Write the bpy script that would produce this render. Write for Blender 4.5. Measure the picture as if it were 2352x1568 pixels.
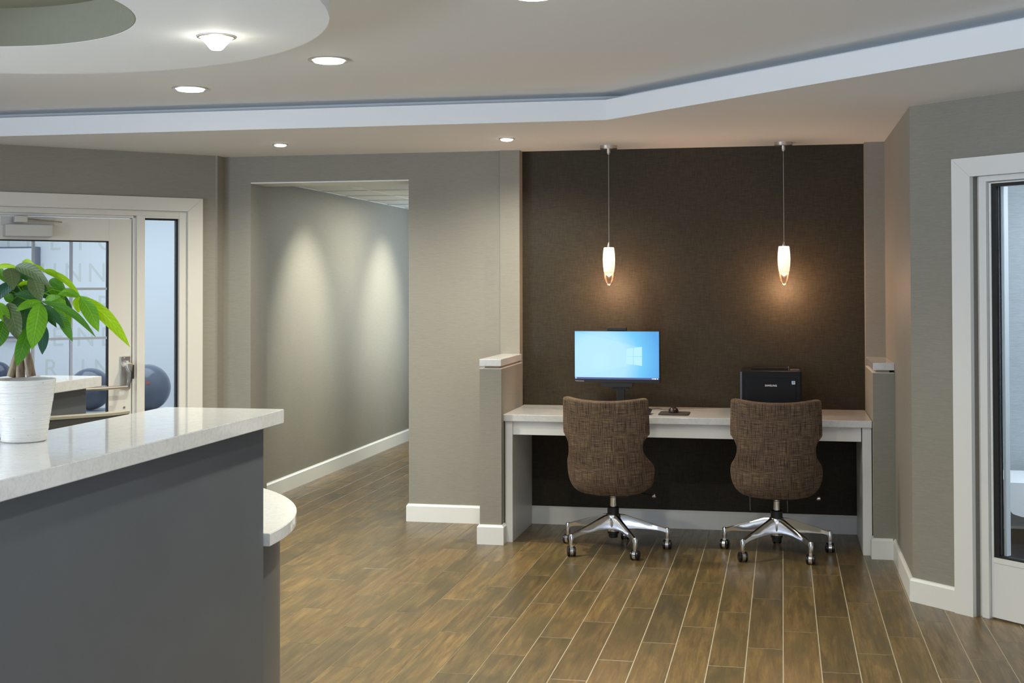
import bpy, bmesh, math, random
from mathutils import Vector, Matrix
for o in list(bpy.data.objects): bpy.data.objects.remove(o)
S = bpy.context.scene
COL = S.collection
PI = math.pi
R2 = 2 ** -.5

# ------------------------------------------------------------------ camera
F_PX, CY_PX = 3034.7, 601.9
YAW, PITCH, ROLL = [math.radians(a) for a in (-11.5585, 0.993, 0.1293)]
EYE = Vector((0, 0, 1.56))
_r = Vector((math.cos(YAW), -math.sin(YAW), 0))
_f = Vector((math.sin(YAW) * math.cos(PITCH), math.cos(YAW) * math.cos(PITCH), math.sin(PITCH)))
_d = _f.cross(_r)
AX = math.cos(ROLL) * _r + math.sin(ROLL) * _d
AY = -math.sin(ROLL) * _r + math.cos(ROLL) * _d
cam = bpy.data.cameras.new('camera')
cam.sensor_fit = 'HORIZONTAL'; cam.sensor_width = 36
cam.lens = F_PX / 2352 * 36
cam.shift_x = 0; cam.shift_y = (CY_PX - 784) / 2352
cam.clip_start = .05; cam.clip_end = 100
co = bpy.data.objects.new('camera', cam); COL.objects.link(co)
m = Matrix((AX, -AY, -_f)).transposed().to_4x4(); m.translation = EYE
co.matrix_world = m
S.camera = co

def ray(px, py):
    return AX * ((px - 1176) / F_PX) + AY * ((py - CY_PX) / F_PX) + _f
def aty(px, py, y):
    v = ray(px, py); return EYE + v * (y / v.y)
def atz(px, py, z):
    v = ray(px, py); return EYE + v * ((z - EYE.z) / v.z)

# ------------------------------------------------------------------ light, world, exposure
S.view_settings.view_transform = 'Standard'
S.view_settings.look = 'None'
S.view_settings.gamma = 1
S.view_settings.use_curve_mapping = False
S.view_settings.exposure = 0.12
W = bpy.data.worlds.new('World'); S.world = W; W.use_nodes = True
W.node_tree.nodes['Background'].inputs[0].default_value = (.62, .74, 1, 1)
W.node_tree.nodes['Background'].inputs[1].default_value = 1.0

def area(name, loc, size, size_y, power, col, rot):
    l = bpy.data.lights.new(name, 'AREA'); l.shape = 'RECTANGLE'; l.size = size; l.size_y = size_y
    l.energy = power; l.color = col
    o = bpy.data.objects.new(name, l); COL.objects.link(o); o.location = loc; o.rotation_euler = rot
    return o
# daylight entering by the lobby windows: a glazed left side, the back wall behind the camera and the right side
TILT = 90 + 38      # lamps tipped up to brighten the ceiling, standing in for ground-reflected daylight
for x in (-4.4, -1.4, 1.4):
    area('window_daylight', (x, -3.42, 1.20), 1.9, 1.9, 14, (.82, .90, 1), (math.radians(TILT), 0, 0))
for y in (-1.7, 1.3):
    area('window_daylight', (-6.40, y, 1.20), 2.4, 1.9, 190, (.76, .87, 1), (math.radians(TILT), 0, math.radians(-90)))
area('window_daylight', (2.68, .2, 1.20), 2.5, 1.9, 58, (.74, .86, 1), (math.radians(TILT), 0, math.radians(90)))
def spot(name, loc, power, col, angle=120, blend=.6, rad=.05, target=None, parent=None):
    l = bpy.data.lights.new(name, 'SPOT'); l.energy = power; l.color = col
    l.spot_size = math.radians(angle); l.spot_blend = blend; l.shadow_soft_size = rad
    o = bpy.data.objects.new(name, l); COL.objects.link(o); o.location = loc
    if target is not None:
        o.rotation_euler = (Vector(target) - Vector(loc)).to_track_quat('-Z', 'Y').to_euler()
    return o

# ------------------------------------------------------------------ helpers
def srgb(r, g, b):
    f = lambda c: (c / 255 / 12.92) if c / 255 <= .04045 else ((c / 255 + .055) / 1.055) ** 2.4
    return (f(r), f(g), f(b), 1)

def mat(name):
    m = bpy.data.materials.new(name); m.use_nodes = True
    nt = m.node_tree; b = nt.nodes['Principled BSDF']
    return m, nt, b
class N:
    def __init__(s, nt): s.nt = nt
    def n(s, t, **kw):
        x = s.nt.nodes.new(t)
        for k, v in kw.items(): setattr(x, k, v)
        return x
    def l(s, a, b): s.nt.links.new(a, b)
    def coord(s, kind='Object'): return s.n('ShaderNodeTexCoord').outputs[kind]
    def pos(s): return s.n('ShaderNodeNewGeometry').outputs['Position']
    def map(s, v, scale, loc=(0, 0, 0), rot=(0, 0, 0)):
        x = s.n('ShaderNodeMapping'); x.inputs['Scale'].default_value = scale; x.inputs['Location'].default_value = loc
        x.inputs['Rotation'].default_value = rot
        s.l(v, x.inputs['Vector']); return x.outputs[0]
    def noise(s, v, scale, detail=4, rough=.6, dist=0):
        x = s.n('ShaderNodeTexNoise'); x.inputs['Scale'].default_value = scale; x.inputs['Detail'].default_value = detail
        x.inputs['Roughness'].default_value = rough; x.inputs['Distortion'].default_value = dist
        s.l(v, x.inputs['Vector']); return x.outputs['Fac']
    def ramp(s, fac, stops):
        x = s.n('ShaderNodeValToRGB'); e = x.color_ramp.elements
        while len(e) < len(stops): e.new(.5)
        for q, (p, c) in zip(e, stops):
            q.position = p; q.color = c if len(c) == 4 else (*c, 1)
        s.l(fac, x.inputs['Fac']); return x.outputs['Color']
    def mix(s, fac, a, b, mode='MIX'):
        x = s.n('ShaderNodeMix', data_type='RGBA', blend_type=mode)
        for sock, val in ((x.inputs[0], fac), (x.inputs[6], a), (x.inputs[7], b)):
            if hasattr(val, 'is_linked') or isinstance(val, bpy.types.NodeSocket): s.l(val, sock)
            elif isinstance(val, (int, float)): sock.default_value = val
            else: sock.default_value = val if len(val) == 4 else (*val, 1)
        return x.outputs[2]
    def math(s, op, a, b=0):
        x = s.n('ShaderNodeMath', operation=op)
        for sock, val in ((x.inputs[0], a), (x.inputs[1], b)):
            if isinstance(val, bpy.types.NodeSocket): s.l(val, sock)
            else: sock.default_value = val
        return x.outputs[0]
    def bump(s, h, b, strength=.2, dist=.002):
        x = s.n('ShaderNodeBump'); x.inputs['Strength'].default_value = strength; x.inputs['Distance'].default_value = dist
        s.l(h, x.inputs['Height']); s.l(x.outputs[0], b.inputs['Normal'])

def plain(name, col, rough=.5, metal=0, spec=.5, coat=0):
    m, nt, b = mat(name)
    b.inputs['Base Color'].default_value = col if len(col) == 4 else (*col, 1)
    b.inputs['Roughness'].default_value = rough; b.inputs['Metallic'].default_value = metal
    b.inputs['Specular IOR Level'].default_value = spec; b.inputs['Coat Weight'].default_value = coat
    n = N(nt)
    f = n.noise(n.coord(), 35, 3); k_ = .02 if metal else .1; x = n.ramp(f, [(.3, (rough * (1 - k_),) * 3), (.7, (min(1, rough * (1 + k_)),) * 3)])
    n.l(x, b.inputs['Roughness'])
    return m
def emit(name, col, strength, base=(.8, .8, .8)):
    m, nt, b = mat(name)
    b.inputs['Base Color'].default_value = (*base, 1)
    b.inputs['Emission Color'].default_value = (*col, 1); b.inputs['Emission Strength'].default_value = strength
    return m

def wallpaper(name, c1, c2, weave=0., rough=.6):
    m, nt, b = mat(name); n = N(nt); p = n.pos()
    a = n.noise(n.map(p, (34, 34, 640)), 1, 3, .7)
    a2 = n.noise(n.map(p, (11, 11, 300)), 1, 2, .6)
    v = n.noise(n.map(p, (420, 420, 16)), 1, 3, .6)
    f = n.math('ADD', n.math('MULTIPLY', a, .6), n.math('MULTIPLY', a2, .4))
    if weave: f = n.math('ADD', n.math('MULTIPLY', f, 1 - weave), n.math('MULTIPLY', v, weave))
    c = n.ramp(f, [(.36, c1), (.64, c2)])
    big = n.ramp(n.noise(p, .8, 2), [(.3, (.93, .93, .93)), (.7, (1.04, 1.03, 1.0))])
    n.l(n.mix(1, c, big, 'MULTIPLY'), b.inputs['Base Color'])
    b.inputs['Roughness'].default_value = rough; b.inputs['Specular IOR Level'].default_value = .35
    n.bump(f, b, .15, .0015)
    return m

M = {}
M['paper'] = wallpaper('wallpaper_taupe', (.262, .252, .218), (.318, .306, .266))
M['dark'] = wallpaper('wallpaper_dark', (.0080, .0059, .0028), (.054, .0425, .0205), .35)
M['roompaper'] = wallpaper('wallpaper_pale', (.36, .40, .44), (.50, .54, .58))
M['white'] = plain('white_trim_paint', (.82, .83, .81), .38)
M['doorpaint'] = plain('door_frame_paint', (.70, .69, .64), .4)
M['ceil'] = plain('ceiling_paint', (.83, .86, .885), .75, spec=.25)
M['gypsum'] = plain('pale_wall_paint', (.80, .84, .88), .7)
M['black'] = plain('black_plastic', (.012, .012, .013), .38)
M['blackgloss'] = plain('black_gloss_plastic', (.010, .010, .012), .2)
M['rubber'] = plain('black_rubber', (.01, .01, .01), .6)
M['nickel'] = plain('brushed_nickel', (.62, .60, .57), .28, 1)
M['alu'] = plain('polished_aluminium', (.80, .80, .82), .16, 1)
M['chrome'] = plain('chrome', (.85, .85, .86), .08, 1)
M['closer'] = plain('grey_closer_metal', (.52, .52, .50), .35, .3)
M['panel'] = None
def panelmat():
    m, nt, b = mat('charcoal_laminate'); n = N(nt); p = n.coord()
    f = n.noise(p, 3, 3)
    c = n.ramp(f, [(.3, (.096, .109, .124)), (.7, (.108, .122, .138))])
    sc = n.noise(n.map(p, (30, 2, 60)), 3, 2)
    c2 = n.mix(n.ramp(sc, [(.78, (0, 0, 0)), (.8, (.25, .25, .25))]), c, (.3, .3, .32))
    n.l(c2, b.inputs['Base Color']); b.inputs['Roughness'].default_value = .34
    n.bump(n.noise(p, 220, 2), b, .06, .001)
    return m
M['panel'] = panelmat()
def quartz():
    m, nt, b = mat('white_quartz'); n = N(nt); p = n.pos()
    f = n.noise(p, 14, 8, .65, 1.2)
    v = n.ramp(f, [(.44, (.71, .72, .72)), (.485, (.60, .60, .60)), (.53, (.71, .72, .72))])
    g = n.ramp(n.noise(p, 90, 3), [(.3, (.94, .94, .94)), (.7, (1.02, 1.02, 1.02))])
    c = n.mix(.5, (.71, .72, .72), v)
    n.l(n.mix(1, c, g, 'MULTIPLY'), b.inputs['Base Color'])
    b.inputs['Roughness'].default_value = .06; b.inputs['Specular IOR Level'].default_value = .5
    return m
M['quartz'] = quartz()
def woodplank():
    m, nt, b = mat('wood_look_tile'); n = N(nt)
    oi = n.n('ShaderNodeObjectInfo').outputs['Random']
    p = n.coord()
    off = n.n('ShaderNodeCombineXYZ'); n.l(n.math('MULTIPLY', oi, 37), off.inputs[0]); n.l(n.math('MULTIPLY', oi, 91), off.inputs[1])
    ad = n.n('ShaderNodeVectorMath', operation='ADD'); n.l(p, ad.inputs[0]); n.l(off.outputs[0], ad.inputs[1]); q = ad.outputs[0]
    g1 = n.noise(n.map(q, (38, 2.6, 1)), 1, 10, .76, .4)
    g2 = n.noise(n.map(q, (8, 1.9, 1)), 1, 5, .65, .7)
    g3 = n.noise(n.map(q, (210, 9, 1)), 1, 5, .75, .3)
    c = n.ramp(g1, [(.27, (.026, .017, .010)), (.41, (.108, .072, .037)), (.52, (.195, .131, .064)), (.62, (.27, .182, .084)), (.72, (.31, .218, .112)), (.82, (.42, .31, .165))])
    dark = n.ramp(g2, [(.38, (1, 1, 1)), (.55, (0, 0, 0))])
    c = n.mix(n.math('MULTIPLY', dark, .82), c, (.080, .070, .044))
    c = n.mix(n.ramp(g3, [(.40, (0, 0, 0)), (.66, (.75, .75, .75))]), c, (.14, .098, .050))
    t = n.ramp(oi, [(0, (.84, .85, .76)), (.5, (1.03, 1.02, .84)), (1, (1.18, 1.13, .90))])
    c = n.mix(1, c, t, 'MULTIPLY')
    n.l(c, b.inputs['Base Color'])
    n.l(n.ramp(g1, [(.2, (.36,) * 3), (.8, (.26,) * 3)]), b.inputs['Roughness'])
    n.bump(n.math('ADD', g3, g1), b, .10, .0015)
    return m
M['plank'] = woodplank()
def groutmat():
    m, nt, b = mat('grout'); n = N(nt); p = n.pos()
    sx = n.n('ShaderNodeSeparateXYZ'); n.l(p, sx.inputs[0])
    # trodden-in dirt on the walking route to the hallway
    k = n.math('ADD', n.math('MULTIPLY', sx.outputs[0], -1.1), n.math('MULTIPLY', n.noise(p, 1.6, 3), .9))
    c = n.ramp(n.math('SUBTRACT', k, 1.25), [(0, (.43, .375, .265)), (.75, (.185, .140, .075))])
    n.l(c, b.inputs['Base Color']); b.inputs['Roughness'].default_value = .85
    return m
M['grout'] = groutmat()
M['oak'] = plain('pale_oak', (.42, .31, .20), .5)
M['darkvinyl'] = plain('dark_vinyl_floor', (.13, .135, .16), .4)
M['beige'] = plain('beige_laminate', (.30, .27, .20), .5)

def tweed():
    m, nt, b = mat('brown_tweed'); n = N(nt)
    uv = n.coord('UV')
    h = n.noise(n.map(uv, (14, 300, 1)), 1, 3, .65)
    v = n.noise(n.map(uv, (260, 10, 1)), 1, 3, .65)
    ww = n.n('ShaderNodeTexWave', wave_type='BANDS', bands_direction='Y'); ww.inputs['Scale'].default_value = 42
    ww.inputs['Distortion'].default_value = .5; n.l(uv, ww.inputs['Vector'])
    wv = n.n('ShaderNodeTexWave', wave_type='BANDS', bands_direction='X'); wv.inputs['Scale'].default_value = 52
    wv.inputs['Distortion'].default_value = .4; n.l(uv, wv.inputs['Vector'])
    big = n.noise(uv, 7, 2)
    c = n.ramp(h, [(.30, (.040, .029, .024)), (.44, (.162, .115, .086)), (.56, (.255, .178, .114)), (.66, (.40, .272, .122)), (.76, (.56, .38, .14))])
    c = n.mix(n.ramp(big, [(.35, (0, 0, 0)), (.65, (.35, .35, .35))]), c, n.mix(1, c, (.78, .86, 1.15), 'MULTIPLY'))
    c = n.mix(n.ramp(v, [(.36, (.80,) * 3), (.54, (0, 0, 0))]), c, (.018, .012, .011))
    c = n.mix(n.math('MULTIPLY', n.math('SUBTRACT', 1, ww.outputs['Fac']), .55), c, (.035, .025, .02))
    n.l(c, b.inputs['Base Color']); b.inputs['Roughness'].default_value = .95
    b.inputs['Specular IOR Level'].default_value = .1
    b.inputs['Sheen Weight'].default_value = .15; b.inputs['Sheen Tint'].default_value = (.6, .4, .3, 1)
    n.bump(n.math('ADD', h, ww.outputs['Fac']), b, .35, .002)
    return m
M['tweed'] = tweed()
def glassmat(name, tint, gloss=.08):
    m = bpy.data.materials.new(name); m.use_nodes = True; nt = m.node_tree; nt.nodes.clear(); n = N(nt)
    o = n.n('ShaderNodeOutputMaterial'); t = n.n('ShaderNodeBsdfTransparent'); t.inputs[0].default_value = (*tint, 1)
    g = n.n('ShaderNodeBsdfGlossy'); g.inputs['Roughness'].default_value = .02
    fr = n.n('ShaderNodeFresnel'); fr.inputs[0].default_value = 1.45
    mx = n.n('ShaderNodeMixShader'); n.l(n.math('ADD', fr.outputs[0], gloss * .2), mx.inputs[0]); n.l(t.outputs[0], mx.inputs[1]); n.l(g.outputs[0], mx.inputs[2])
    n.l(mx.outputs[0], o.inputs[0]); return m
M['glass'] = glassmat('clear_glass', (.93, .96, .97))
M['tipglass'] = glassmat('amber_glass', (.93, .88, .83), .1)
def leafmat(name, c, trans):
    m, nt, b = mat(name); n = N(nt)
    uv = n.coord('UV')
    w = n.n('ShaderNodeTexWave', wave_type='BANDS', bands_direction='Y'); w.inputs['Scale'].default_value = 3.2
    w.inputs['Distortion'].default_value = 1.2
    # side veins: bands slanted towards the tip on both sides of the midrib
    sep = n.n('ShaderNodeSeparateXYZ'); n.l(uv, sep.inputs[0])
    ax = n.math('ABSOLUTE', n.math('SUBTRACT', sep.outputs[0], .5))
    yy = n.math('SUBTRACT', sep.outputs[1], n.math('MULTIPLY', ax, .35))
    cb = n.n('ShaderNodeCombineXYZ'); n.l(yy, cb.inputs[1]); n.l(cb.outputs[0], w.inputs['Vector'])
    vein = n.ramp(w.outputs['Fac'], [(.0, (.80,) * 3), (.22, (1, 1, 1)), (1, (1.0,) * 3)])
    rib = n.ramp(ax, [(.0, (1, 1, 1)), (.035, (0, 0, 0))])
    col = n.mix(1, (*c, 1), vein, 'MULTIPLY')
    col = n.mix(n.math('MULTIPLY', rib, .6), col, tuple(min(1, k * 1.8 + .04) for k in c))
    sp = n.ramp(n.noise(uv, 5, 3), [(.3, (.82, .86, .82)), (.7, (1.1, 1.08, 1.05))])
    col = n.mix(1, col, sp, 'MULTIPLY')
    n.l(col, b.inputs['Base Color']); b.inputs['Roughness'].default_value = .42; b.inputs['Specular IOR Level'].default_value = .3
    n.bump(w.outputs['Fac'], b, .25, .002)
    tr = n.n('ShaderNodeBsdfTranslucent'); n.l(n.mix(1, col, (1.5, 1.6, .5, 1), 'MULTIPLY'), tr.inputs[0])
    mx = n.n('ShaderNodeMixShader'); mx.inputs[0].default_value = trans
    out = nt.nodes['Material Output']; n.l(b.outputs[0], mx.inputs[1]); n.l(tr.outputs[0], mx.inputs[2]); n.l(mx.outputs[0], out.inputs[0])
    return m
M['leaf_bright'] = leafmat('leaf_bright_green', (.15, .36, .018), .35)
M['leaf_lime'] = leafmat('leaf_lime', (.30, .50, .012), .45)
M['leaf_mid'] = leafmat('leaf_mid_green', (.075, .22, .020), .3)
M['leaf_dark'] = leafmat('leaf_dark_green', (.028, .105, .024), .15)
M['leaf_olive'] = leafmat('leaf_olive', (.095, .135, .050), .15)
M['leaf_teal'] = leafmat('leaf_teal', (.022, .085, .055), .1)

# ---- geometry builders
class MB:
    def __init__(s): s.bm = bmesh.new(); s.uv = None
    def box(s, x0, x1, y0, y1, z0, z1, bev=0, mtx=None):
        pts = [(x0, y0, z0), (x1, y0, z0), (x1, y1, z0), (x0, y1, z0), (x0, y0, z1), (x1, y0, z1), (x1, y1, z1), (x0, y1, z1)]
        vs = [s.bm.verts.new(p) for p in pts]
        fs = [s.bm.faces.new([vs[i] for i in q]) for q in ((3, 2, 1, 0), (4, 5, 6, 7), (0, 1, 5, 4), (1, 2, 6, 5), (2, 3, 7, 6), (3, 0, 4, 7))]
        if bev:
            es = list({e for f in fs for e in f.edges})
            r = bmesh.ops.bevel(s.bm, geom=es, offset=bev, segments=2, affect='EDGES', profile=.6)
            vs = list({v for v in vs if v.is_valid} | {v for f in r['faces'] for v in f.verts})
        if mtx is not None: bmesh.ops.transform(s.bm, matrix=mtx, verts=[v for v in vs if v.is_valid])
        return s
    def prism(s, poly, z0, z1, bev=0):
        lo = [s.bm.verts.new((x, y, z0)) for x, y in poly]; hi = [s.bm.verts.new((x, y, z1)) for x, y in poly]
        n = len(poly)
        fs = [s.bm.faces.new(lo[::-1]), s.bm.faces.new(hi)]
        for i in range(n): fs.append(s.bm.faces.new((lo[i], lo[(i + 1) % n], hi[(i + 1) % n], hi[i])))
        bmesh.ops.recalc_face_normals(s.bm, faces=fs)
        if bev:
            es = [e for e in s.bm.edges if (e.verts[0] in hi and e.verts[1] in hi) or (e.verts[0] in lo and e.verts[1] in lo)]
            bmesh.ops.bevel(s.bm, geom=es, offset=bev, segments=2, affect='EDGES')
        return s
    def lathe(s, prof, seg=24, loc=(0, 0, 0), cap=True):
        rings = []
        for r, z in prof:
            rings.append([s.bm.verts.new((loc[0] + r * math.cos(2 * PI * i / seg), loc[1] + r * math.sin(2 * PI * i / seg), loc[2] + z)) for i in range(seg)])
        for a, b in zip(rings, rings[1:]):
            for i in range(seg): s.bm.faces.new((a[i], a[(i + 1) % seg], b[(i + 1) % seg], b[i]))
        if cap:
            for r, ring in ((prof[0][0], rings[0][::-1]), (prof[-1][0], rings[-1])):
                if r > 1e-5: s.bm.faces.new(ring)
        bmesh.ops.remove_doubles(s.bm, verts=s.bm.verts, dist=1e-6)
        bmesh.ops.recalc_face_normals(s.bm, faces=s.bm.faces)
        return s
    def tube(s, pts, rad, seg=8, flat=1.0):
        pts = [Vector(p) for p in pts]; rings = []
        rads = rad if isinstance(rad, (list, tuple)) else [rad] * len(pts)
        up0 = Vector((0, 0, 1))
        for i, p in enumerate(pts):
            t = (pts[min(i + 1, len(pts) - 1)] - pts[max(i - 1, 0)]).normalized()
            up = up0 if abs(t.z) < .95 else Vector((0, 1, 0))
            a = t.cross(up).normalized(); b = a.cross(t).normalized()
            rr = rads[i]
            ra, rb = (rr if isinstance(rr, tuple) else (rr, rr * flat))
            rings.append([s.bm.verts.new(p + a * (ra * math.cos(2 * PI * k / seg)) + b * (rb * math.sin(2 * PI * k / seg))) for k in range(seg)])
        for a, b in zip(rings, rings[1:]):
            for k in range(seg): s.bm.faces.new((a[k], a[(k + 1) % seg], b[(k + 1) % seg], b[k]))
        s.bm.faces.new(rings[0][::-1]); s.bm.faces.new(rings[-1])
        bmesh.ops.recalc_face_normals(s.bm, faces=s.bm.faces)
        return s
    def xf(s, mtx): bmesh.ops.transform(s.bm, matrix=mtx, verts=s.bm.verts); return s
    def build(s, name, material, parent=None, smooth=False, auto=None):
        me = bpy.data.meshes.new(name); s.bm.to_mesh(me); s.bm.free()
        me.materials.append(material if not isinstance(material, str) else M[material])
        if smooth:
            for p in me.polygons: p.use_smooth = True
            try: me.set_sharp_from_angle(angle=math.radians(auto or 40))
            except Exception: pass
        o = bpy.data.objects.new(name, me); COL.objects.link(o)
        if parent is not None: o.parent = parent
        return o
def tag(o, label=None, cat=None, group=None, kind=None):
    if label: o['label'] = label
    if cat: o['category'] = cat
    if group: o['group'] = group
    if kind: o['kind'] = kind
    return o
def empty(name, loc=(0, 0, 0), rz=0):
    o = bpy.data.objects.new(name, None); COL.objects.link(o); o.location = loc; o.rotation_euler = (0, 0, rz)
    o.empty_display_size = .1
    return o
def struct(o, label=None): return tag(o, label, kind='structure')
def children(o): return [c for c in bpy.data.objects if c.parent == o]
def copy_tree(o, parent=None):
    ch = children(o)
    c = o.copy(); COL.objects.link(c); c.parent = parent
    for k in ch: copy_tree(k, c)
    return c
def frame_mtx(origin, ux):
    """local x along ux (2d), local y = ux rotated +90deg, z up"""
    ux = Vector((ux[0], ux[1], 0)).normalized(); uy = Vector((-ux.y, ux.x, 0))
    mm = Matrix((ux, uy, Vector((0, 0, 1)))).transposed().to_4x4(); mm.translation = Vector((origin[0], origin[1], 0)); return mm
def text(body, size, mtx, material, parent=None, name='lettering', depth=.0006, spacing=1.0, bold=0.0):
    cu = bpy.data.curves.new(name, 'FONT'); cu.body = body; cu.size = size; cu.extrude = depth; cu.space_character = spacing
    cu.offset = bold
    t = bpy.data.objects.new(name, cu); COL.objects.link(t)
    bpy.context.view_layer.update()
    me = bpy.data.meshes.new_from_object(t.evaluated_get(bpy.context.evaluated_depsgraph_get()))
    bpy.data.objects.remove(t); bpy.data.curves.remove(cu)
    me.materials.clear(); me.materials.append(material if not isinstance(material, str) else M[material])
    me.transform(mtx)
    o = bpy.data.objects.new(name, me); COL.objects.link(o); o.parent = parent
    return o

ZC = 2.44          # soffit height
ZT = 2.587         # tray ceiling height
YD = 8.54          # dark alcove wall
YG = 8.462         # taupe wall with the hall opening
XH = -3.703        # hall wall
XO0, XO1 = -3.548, -2.431   # hall opening
BB = .116          # baseboard height

# ================================================================== FLOOR
floor = MB().prism([(.75, 8.6), (.75, 6.95), (2.9, 4.8), (2.9, -3.6), (-6.5, -3.6), (-6.5, 5.7), (-3.8, 8.4), (-3.8, 13.4), (-2.3, 13.4), (-2.3, 8.6)], -.12, -.0008).build('floor', 'grout')
struct(floor, 'wood-look plank tile floor with pale grout lines')
GW, PL, X0, PH = .1517, .9118, -.0052, .69
G = .0046
def plank_mesh(w, l, name='plank'):
    b = MB(); t = .008; c = .0006
    x, y = w / 2, l / 2
    lo = [b.bm.verts.new(p) for p in ((-x, -y, -t), (x, -y, -t), (x, y, -t), (-x, y, -t))]
    mi = [b.bm.verts.new(p) for p in ((-x, -y, -c), (x, -y, -c), (x, y, -c), (-x, y, -c))]
    x -= c; y -= c
    hi = [b.bm.verts.new(p) for p in ((-x, -y, 0), (x, -y, 0), (x, y, 0), (-x, y, 0))]
    b.bm.faces.new(hi)
    for A, B in ((lo, mi), (mi, hi)):
        for i in range(4): b.bm.faces.new((A[i], A[(i + 1) % 4], B[(i + 1) % 4], B[i]))
    me = bpy.data.meshes.new(name); b.bm.to_mesh(me); b.bm.free(); me.materials.append(M['plank']); return me
full = plank_mesh(GW - G, PL - G)
def inside(x, y):
    if y > 8.62: return -3.80 < x < -2.30 and y < 13.3
    if y > 8.54 and x > -2.35: return False
    if y > 6.80 and x > .70: return False
    if x + y > 7.52 and y <= 6.8: return False
    if y - x > 12.25: return False
    return -6.4 < x < 2.8 and y > -3.5
cand = []
for k in range(-43, 19):
    xc = X0 + GW * (k + .5)
    for nn in range(-12, 32):
        y0 = PL * (nn + PH + k / 3.0); y1 = y0 + PL
        if y1 < -3.4 or y0 > 13.2: continue
        if xc > -2.35: y1 = min(y1, 8.53)
        if y1 - y0 < .05: continue
        if not any(inside(xx, yy) for xx in (xc - .06, xc + .06) for yy in (y0 + .02, (y0 + y1) / 2, y1 - .02)): continue
        cand.append((xc, y0, y1))
def seen_px(c):
    v = Vector((c[0], (c[1] + c[2]) / 2, 0)) - EYE
    z = v.dot(_f)
    if z < .3: return 0, False
    px = 1176 + F_PX * v.dot(AX) / z; py = CY_PX + F_PX * v.dot(AY) / z
    return z, (-260 < px < 2620 and py < 1760)
vis = [c for c in cand if seen_px(c)[1] and not (c[0] < -1.7 and c[1] < 3.9)]
vis.sort(key=lambda c: (c[0] + .6) ** 2 * .35 + (c[1] - 6.2) ** 2 * .5)
indiv = vis[:300]; ids = set(indiv); rest = [c for c in cand if c not in ids]
for xc, y0, y1 in indiv:
    l = y1 - y0
    me = full if abs(l - PL) < .01 else plank_mesh(GW - G, l - G)
    o = bpy.data.objects.new('plank', me); COL.objects.link(o); o.parent = floor; o.location = (xc, (y0 + y1) / 2, 0)
b = MB()
for xc, y0, y1 in rest:
    b.box(xc - GW / 2 + G / 2, xc + GW / 2 - G / 2, y0 + G / 2, y1 - G / 2, -.008, 0)
o = b.build('plank_field', 'plank', floor); tag(o, kind='stuff')

# ================================================================== WALLS
def wall(name, x0, x1, y0, y1, z0, z1, m_='paper', mtx=None, label=None):
    b = MB().box(x0, x1, y0, y1, z0, z1)
    if mtx is not None: b.xf(mtx)
    return struct(b.build(name, m_), label)
def baseboard(name, pts, side=1, h=BB, t=.015, m_='white'):
    """pts = path on the wall face; the board stands out to the left of the path if side=1"""
    b = MB(); n = len(pts); P = [Vector((*p, 0)) for p in pts]
    offs = []
    for i in range(n):
        ds = []
        if i > 0: ds.append((P[i] - P[i - 1]).normalized())
        if i < n - 1: ds.append((P[i + 1] - P[i]).normalized())
        ns = [Vector((-d.y, d.x, 0)) * side for d in ds]
        nb = ns[0] if len(ns) == 1 else (ns[0] + ns[1]).normalized() / max(.3, math.cos(ns[0].angle(ns[1]) / 2))
        offs.append(nb)
    prof = [(0, 0), (t, 0), (t, h - .014), (t * .45, h - .004), (t * .4, h), (0, h)]
    rings = []
    for p, o_ in zip(P, offs):
        rings.append([b.bm.verts.new(p + o_ * a + Vector((0, 0, z))) for a, z in prof])
    for A, B in zip(rings, rings[1:]):
        for i in range(len(prof)): b.bm.faces.new((A[i], A[(i + 1) % len(prof)], B[(i + 1) % len(prof)], B[i]))
    b.bm.faces.new(rings[0]); b.bm.faces.new(rings[-1][::-1])
    bmesh.ops.recalc_face_normals(b.bm, faces=b.bm.faces)
    return struct(b.build(name, m_))

# alcove back wall (dark) and its two pilasters
wall('wall_alcove', -1.76, .60, YD, YD + .12, 0, ZC, 'dark', label='dark brown woven wallpaper wall behind the desk')
wall('wall_pilaster_left', -1.806, -1.676, YD - .10, YD + .10, 0, ZC)
wall('wall_pilaster_right', .503, .640, YD - .10, YD + .10, 0, ZC)
# taupe wall with the hall opening
JX = -3.745
wall('wall_far', XO1, -1.80, YG, YG + .29, 0, ZC, label='taupe textured wallpaper wall between hallway opening and desk alcove')
wall('wall_opening_header', XO0, XO1, YG, YG + .29, 2.263, ZC + .05)
wall('wall_opening_jamb', JX - .05, XO0, YG, YG + .29, 0, ZC)
struct(MB().box(XO0, XO1, YG + .002, YG + .29, 2.255, 2.263).build('trim_lit_header', 'white'), 'pale board added under the hallway opening header to imitate its lit underside')  # white board added so the header underside looks lit
# hallway
wall('wall_hall_left', XH - .12, XH, YG + .29, 13.4, 0, 2.6, label='taupe hallway wall lit by two wall washers')
wall('wall_hall_right', XO1 + .0, XO1 + .12, YG + .29, 13.4, 0, 2.6)
wall('wall_hall_end', XH - .12, XO1 + .12, 13.4, 13.5, 0, 2.6)
baseboard('baseboard_hall', [(XH, 13.4), (XH, YG + .29)], 1)
baseboard('baseboard_far', [(XO1 + .0, YG + .25), (XO1 - .0, YG), (-1.80, YG)], -1)
baseboard('baseboard_alcove', [(-1.64, YD), (.47, YD)], -1)
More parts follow.
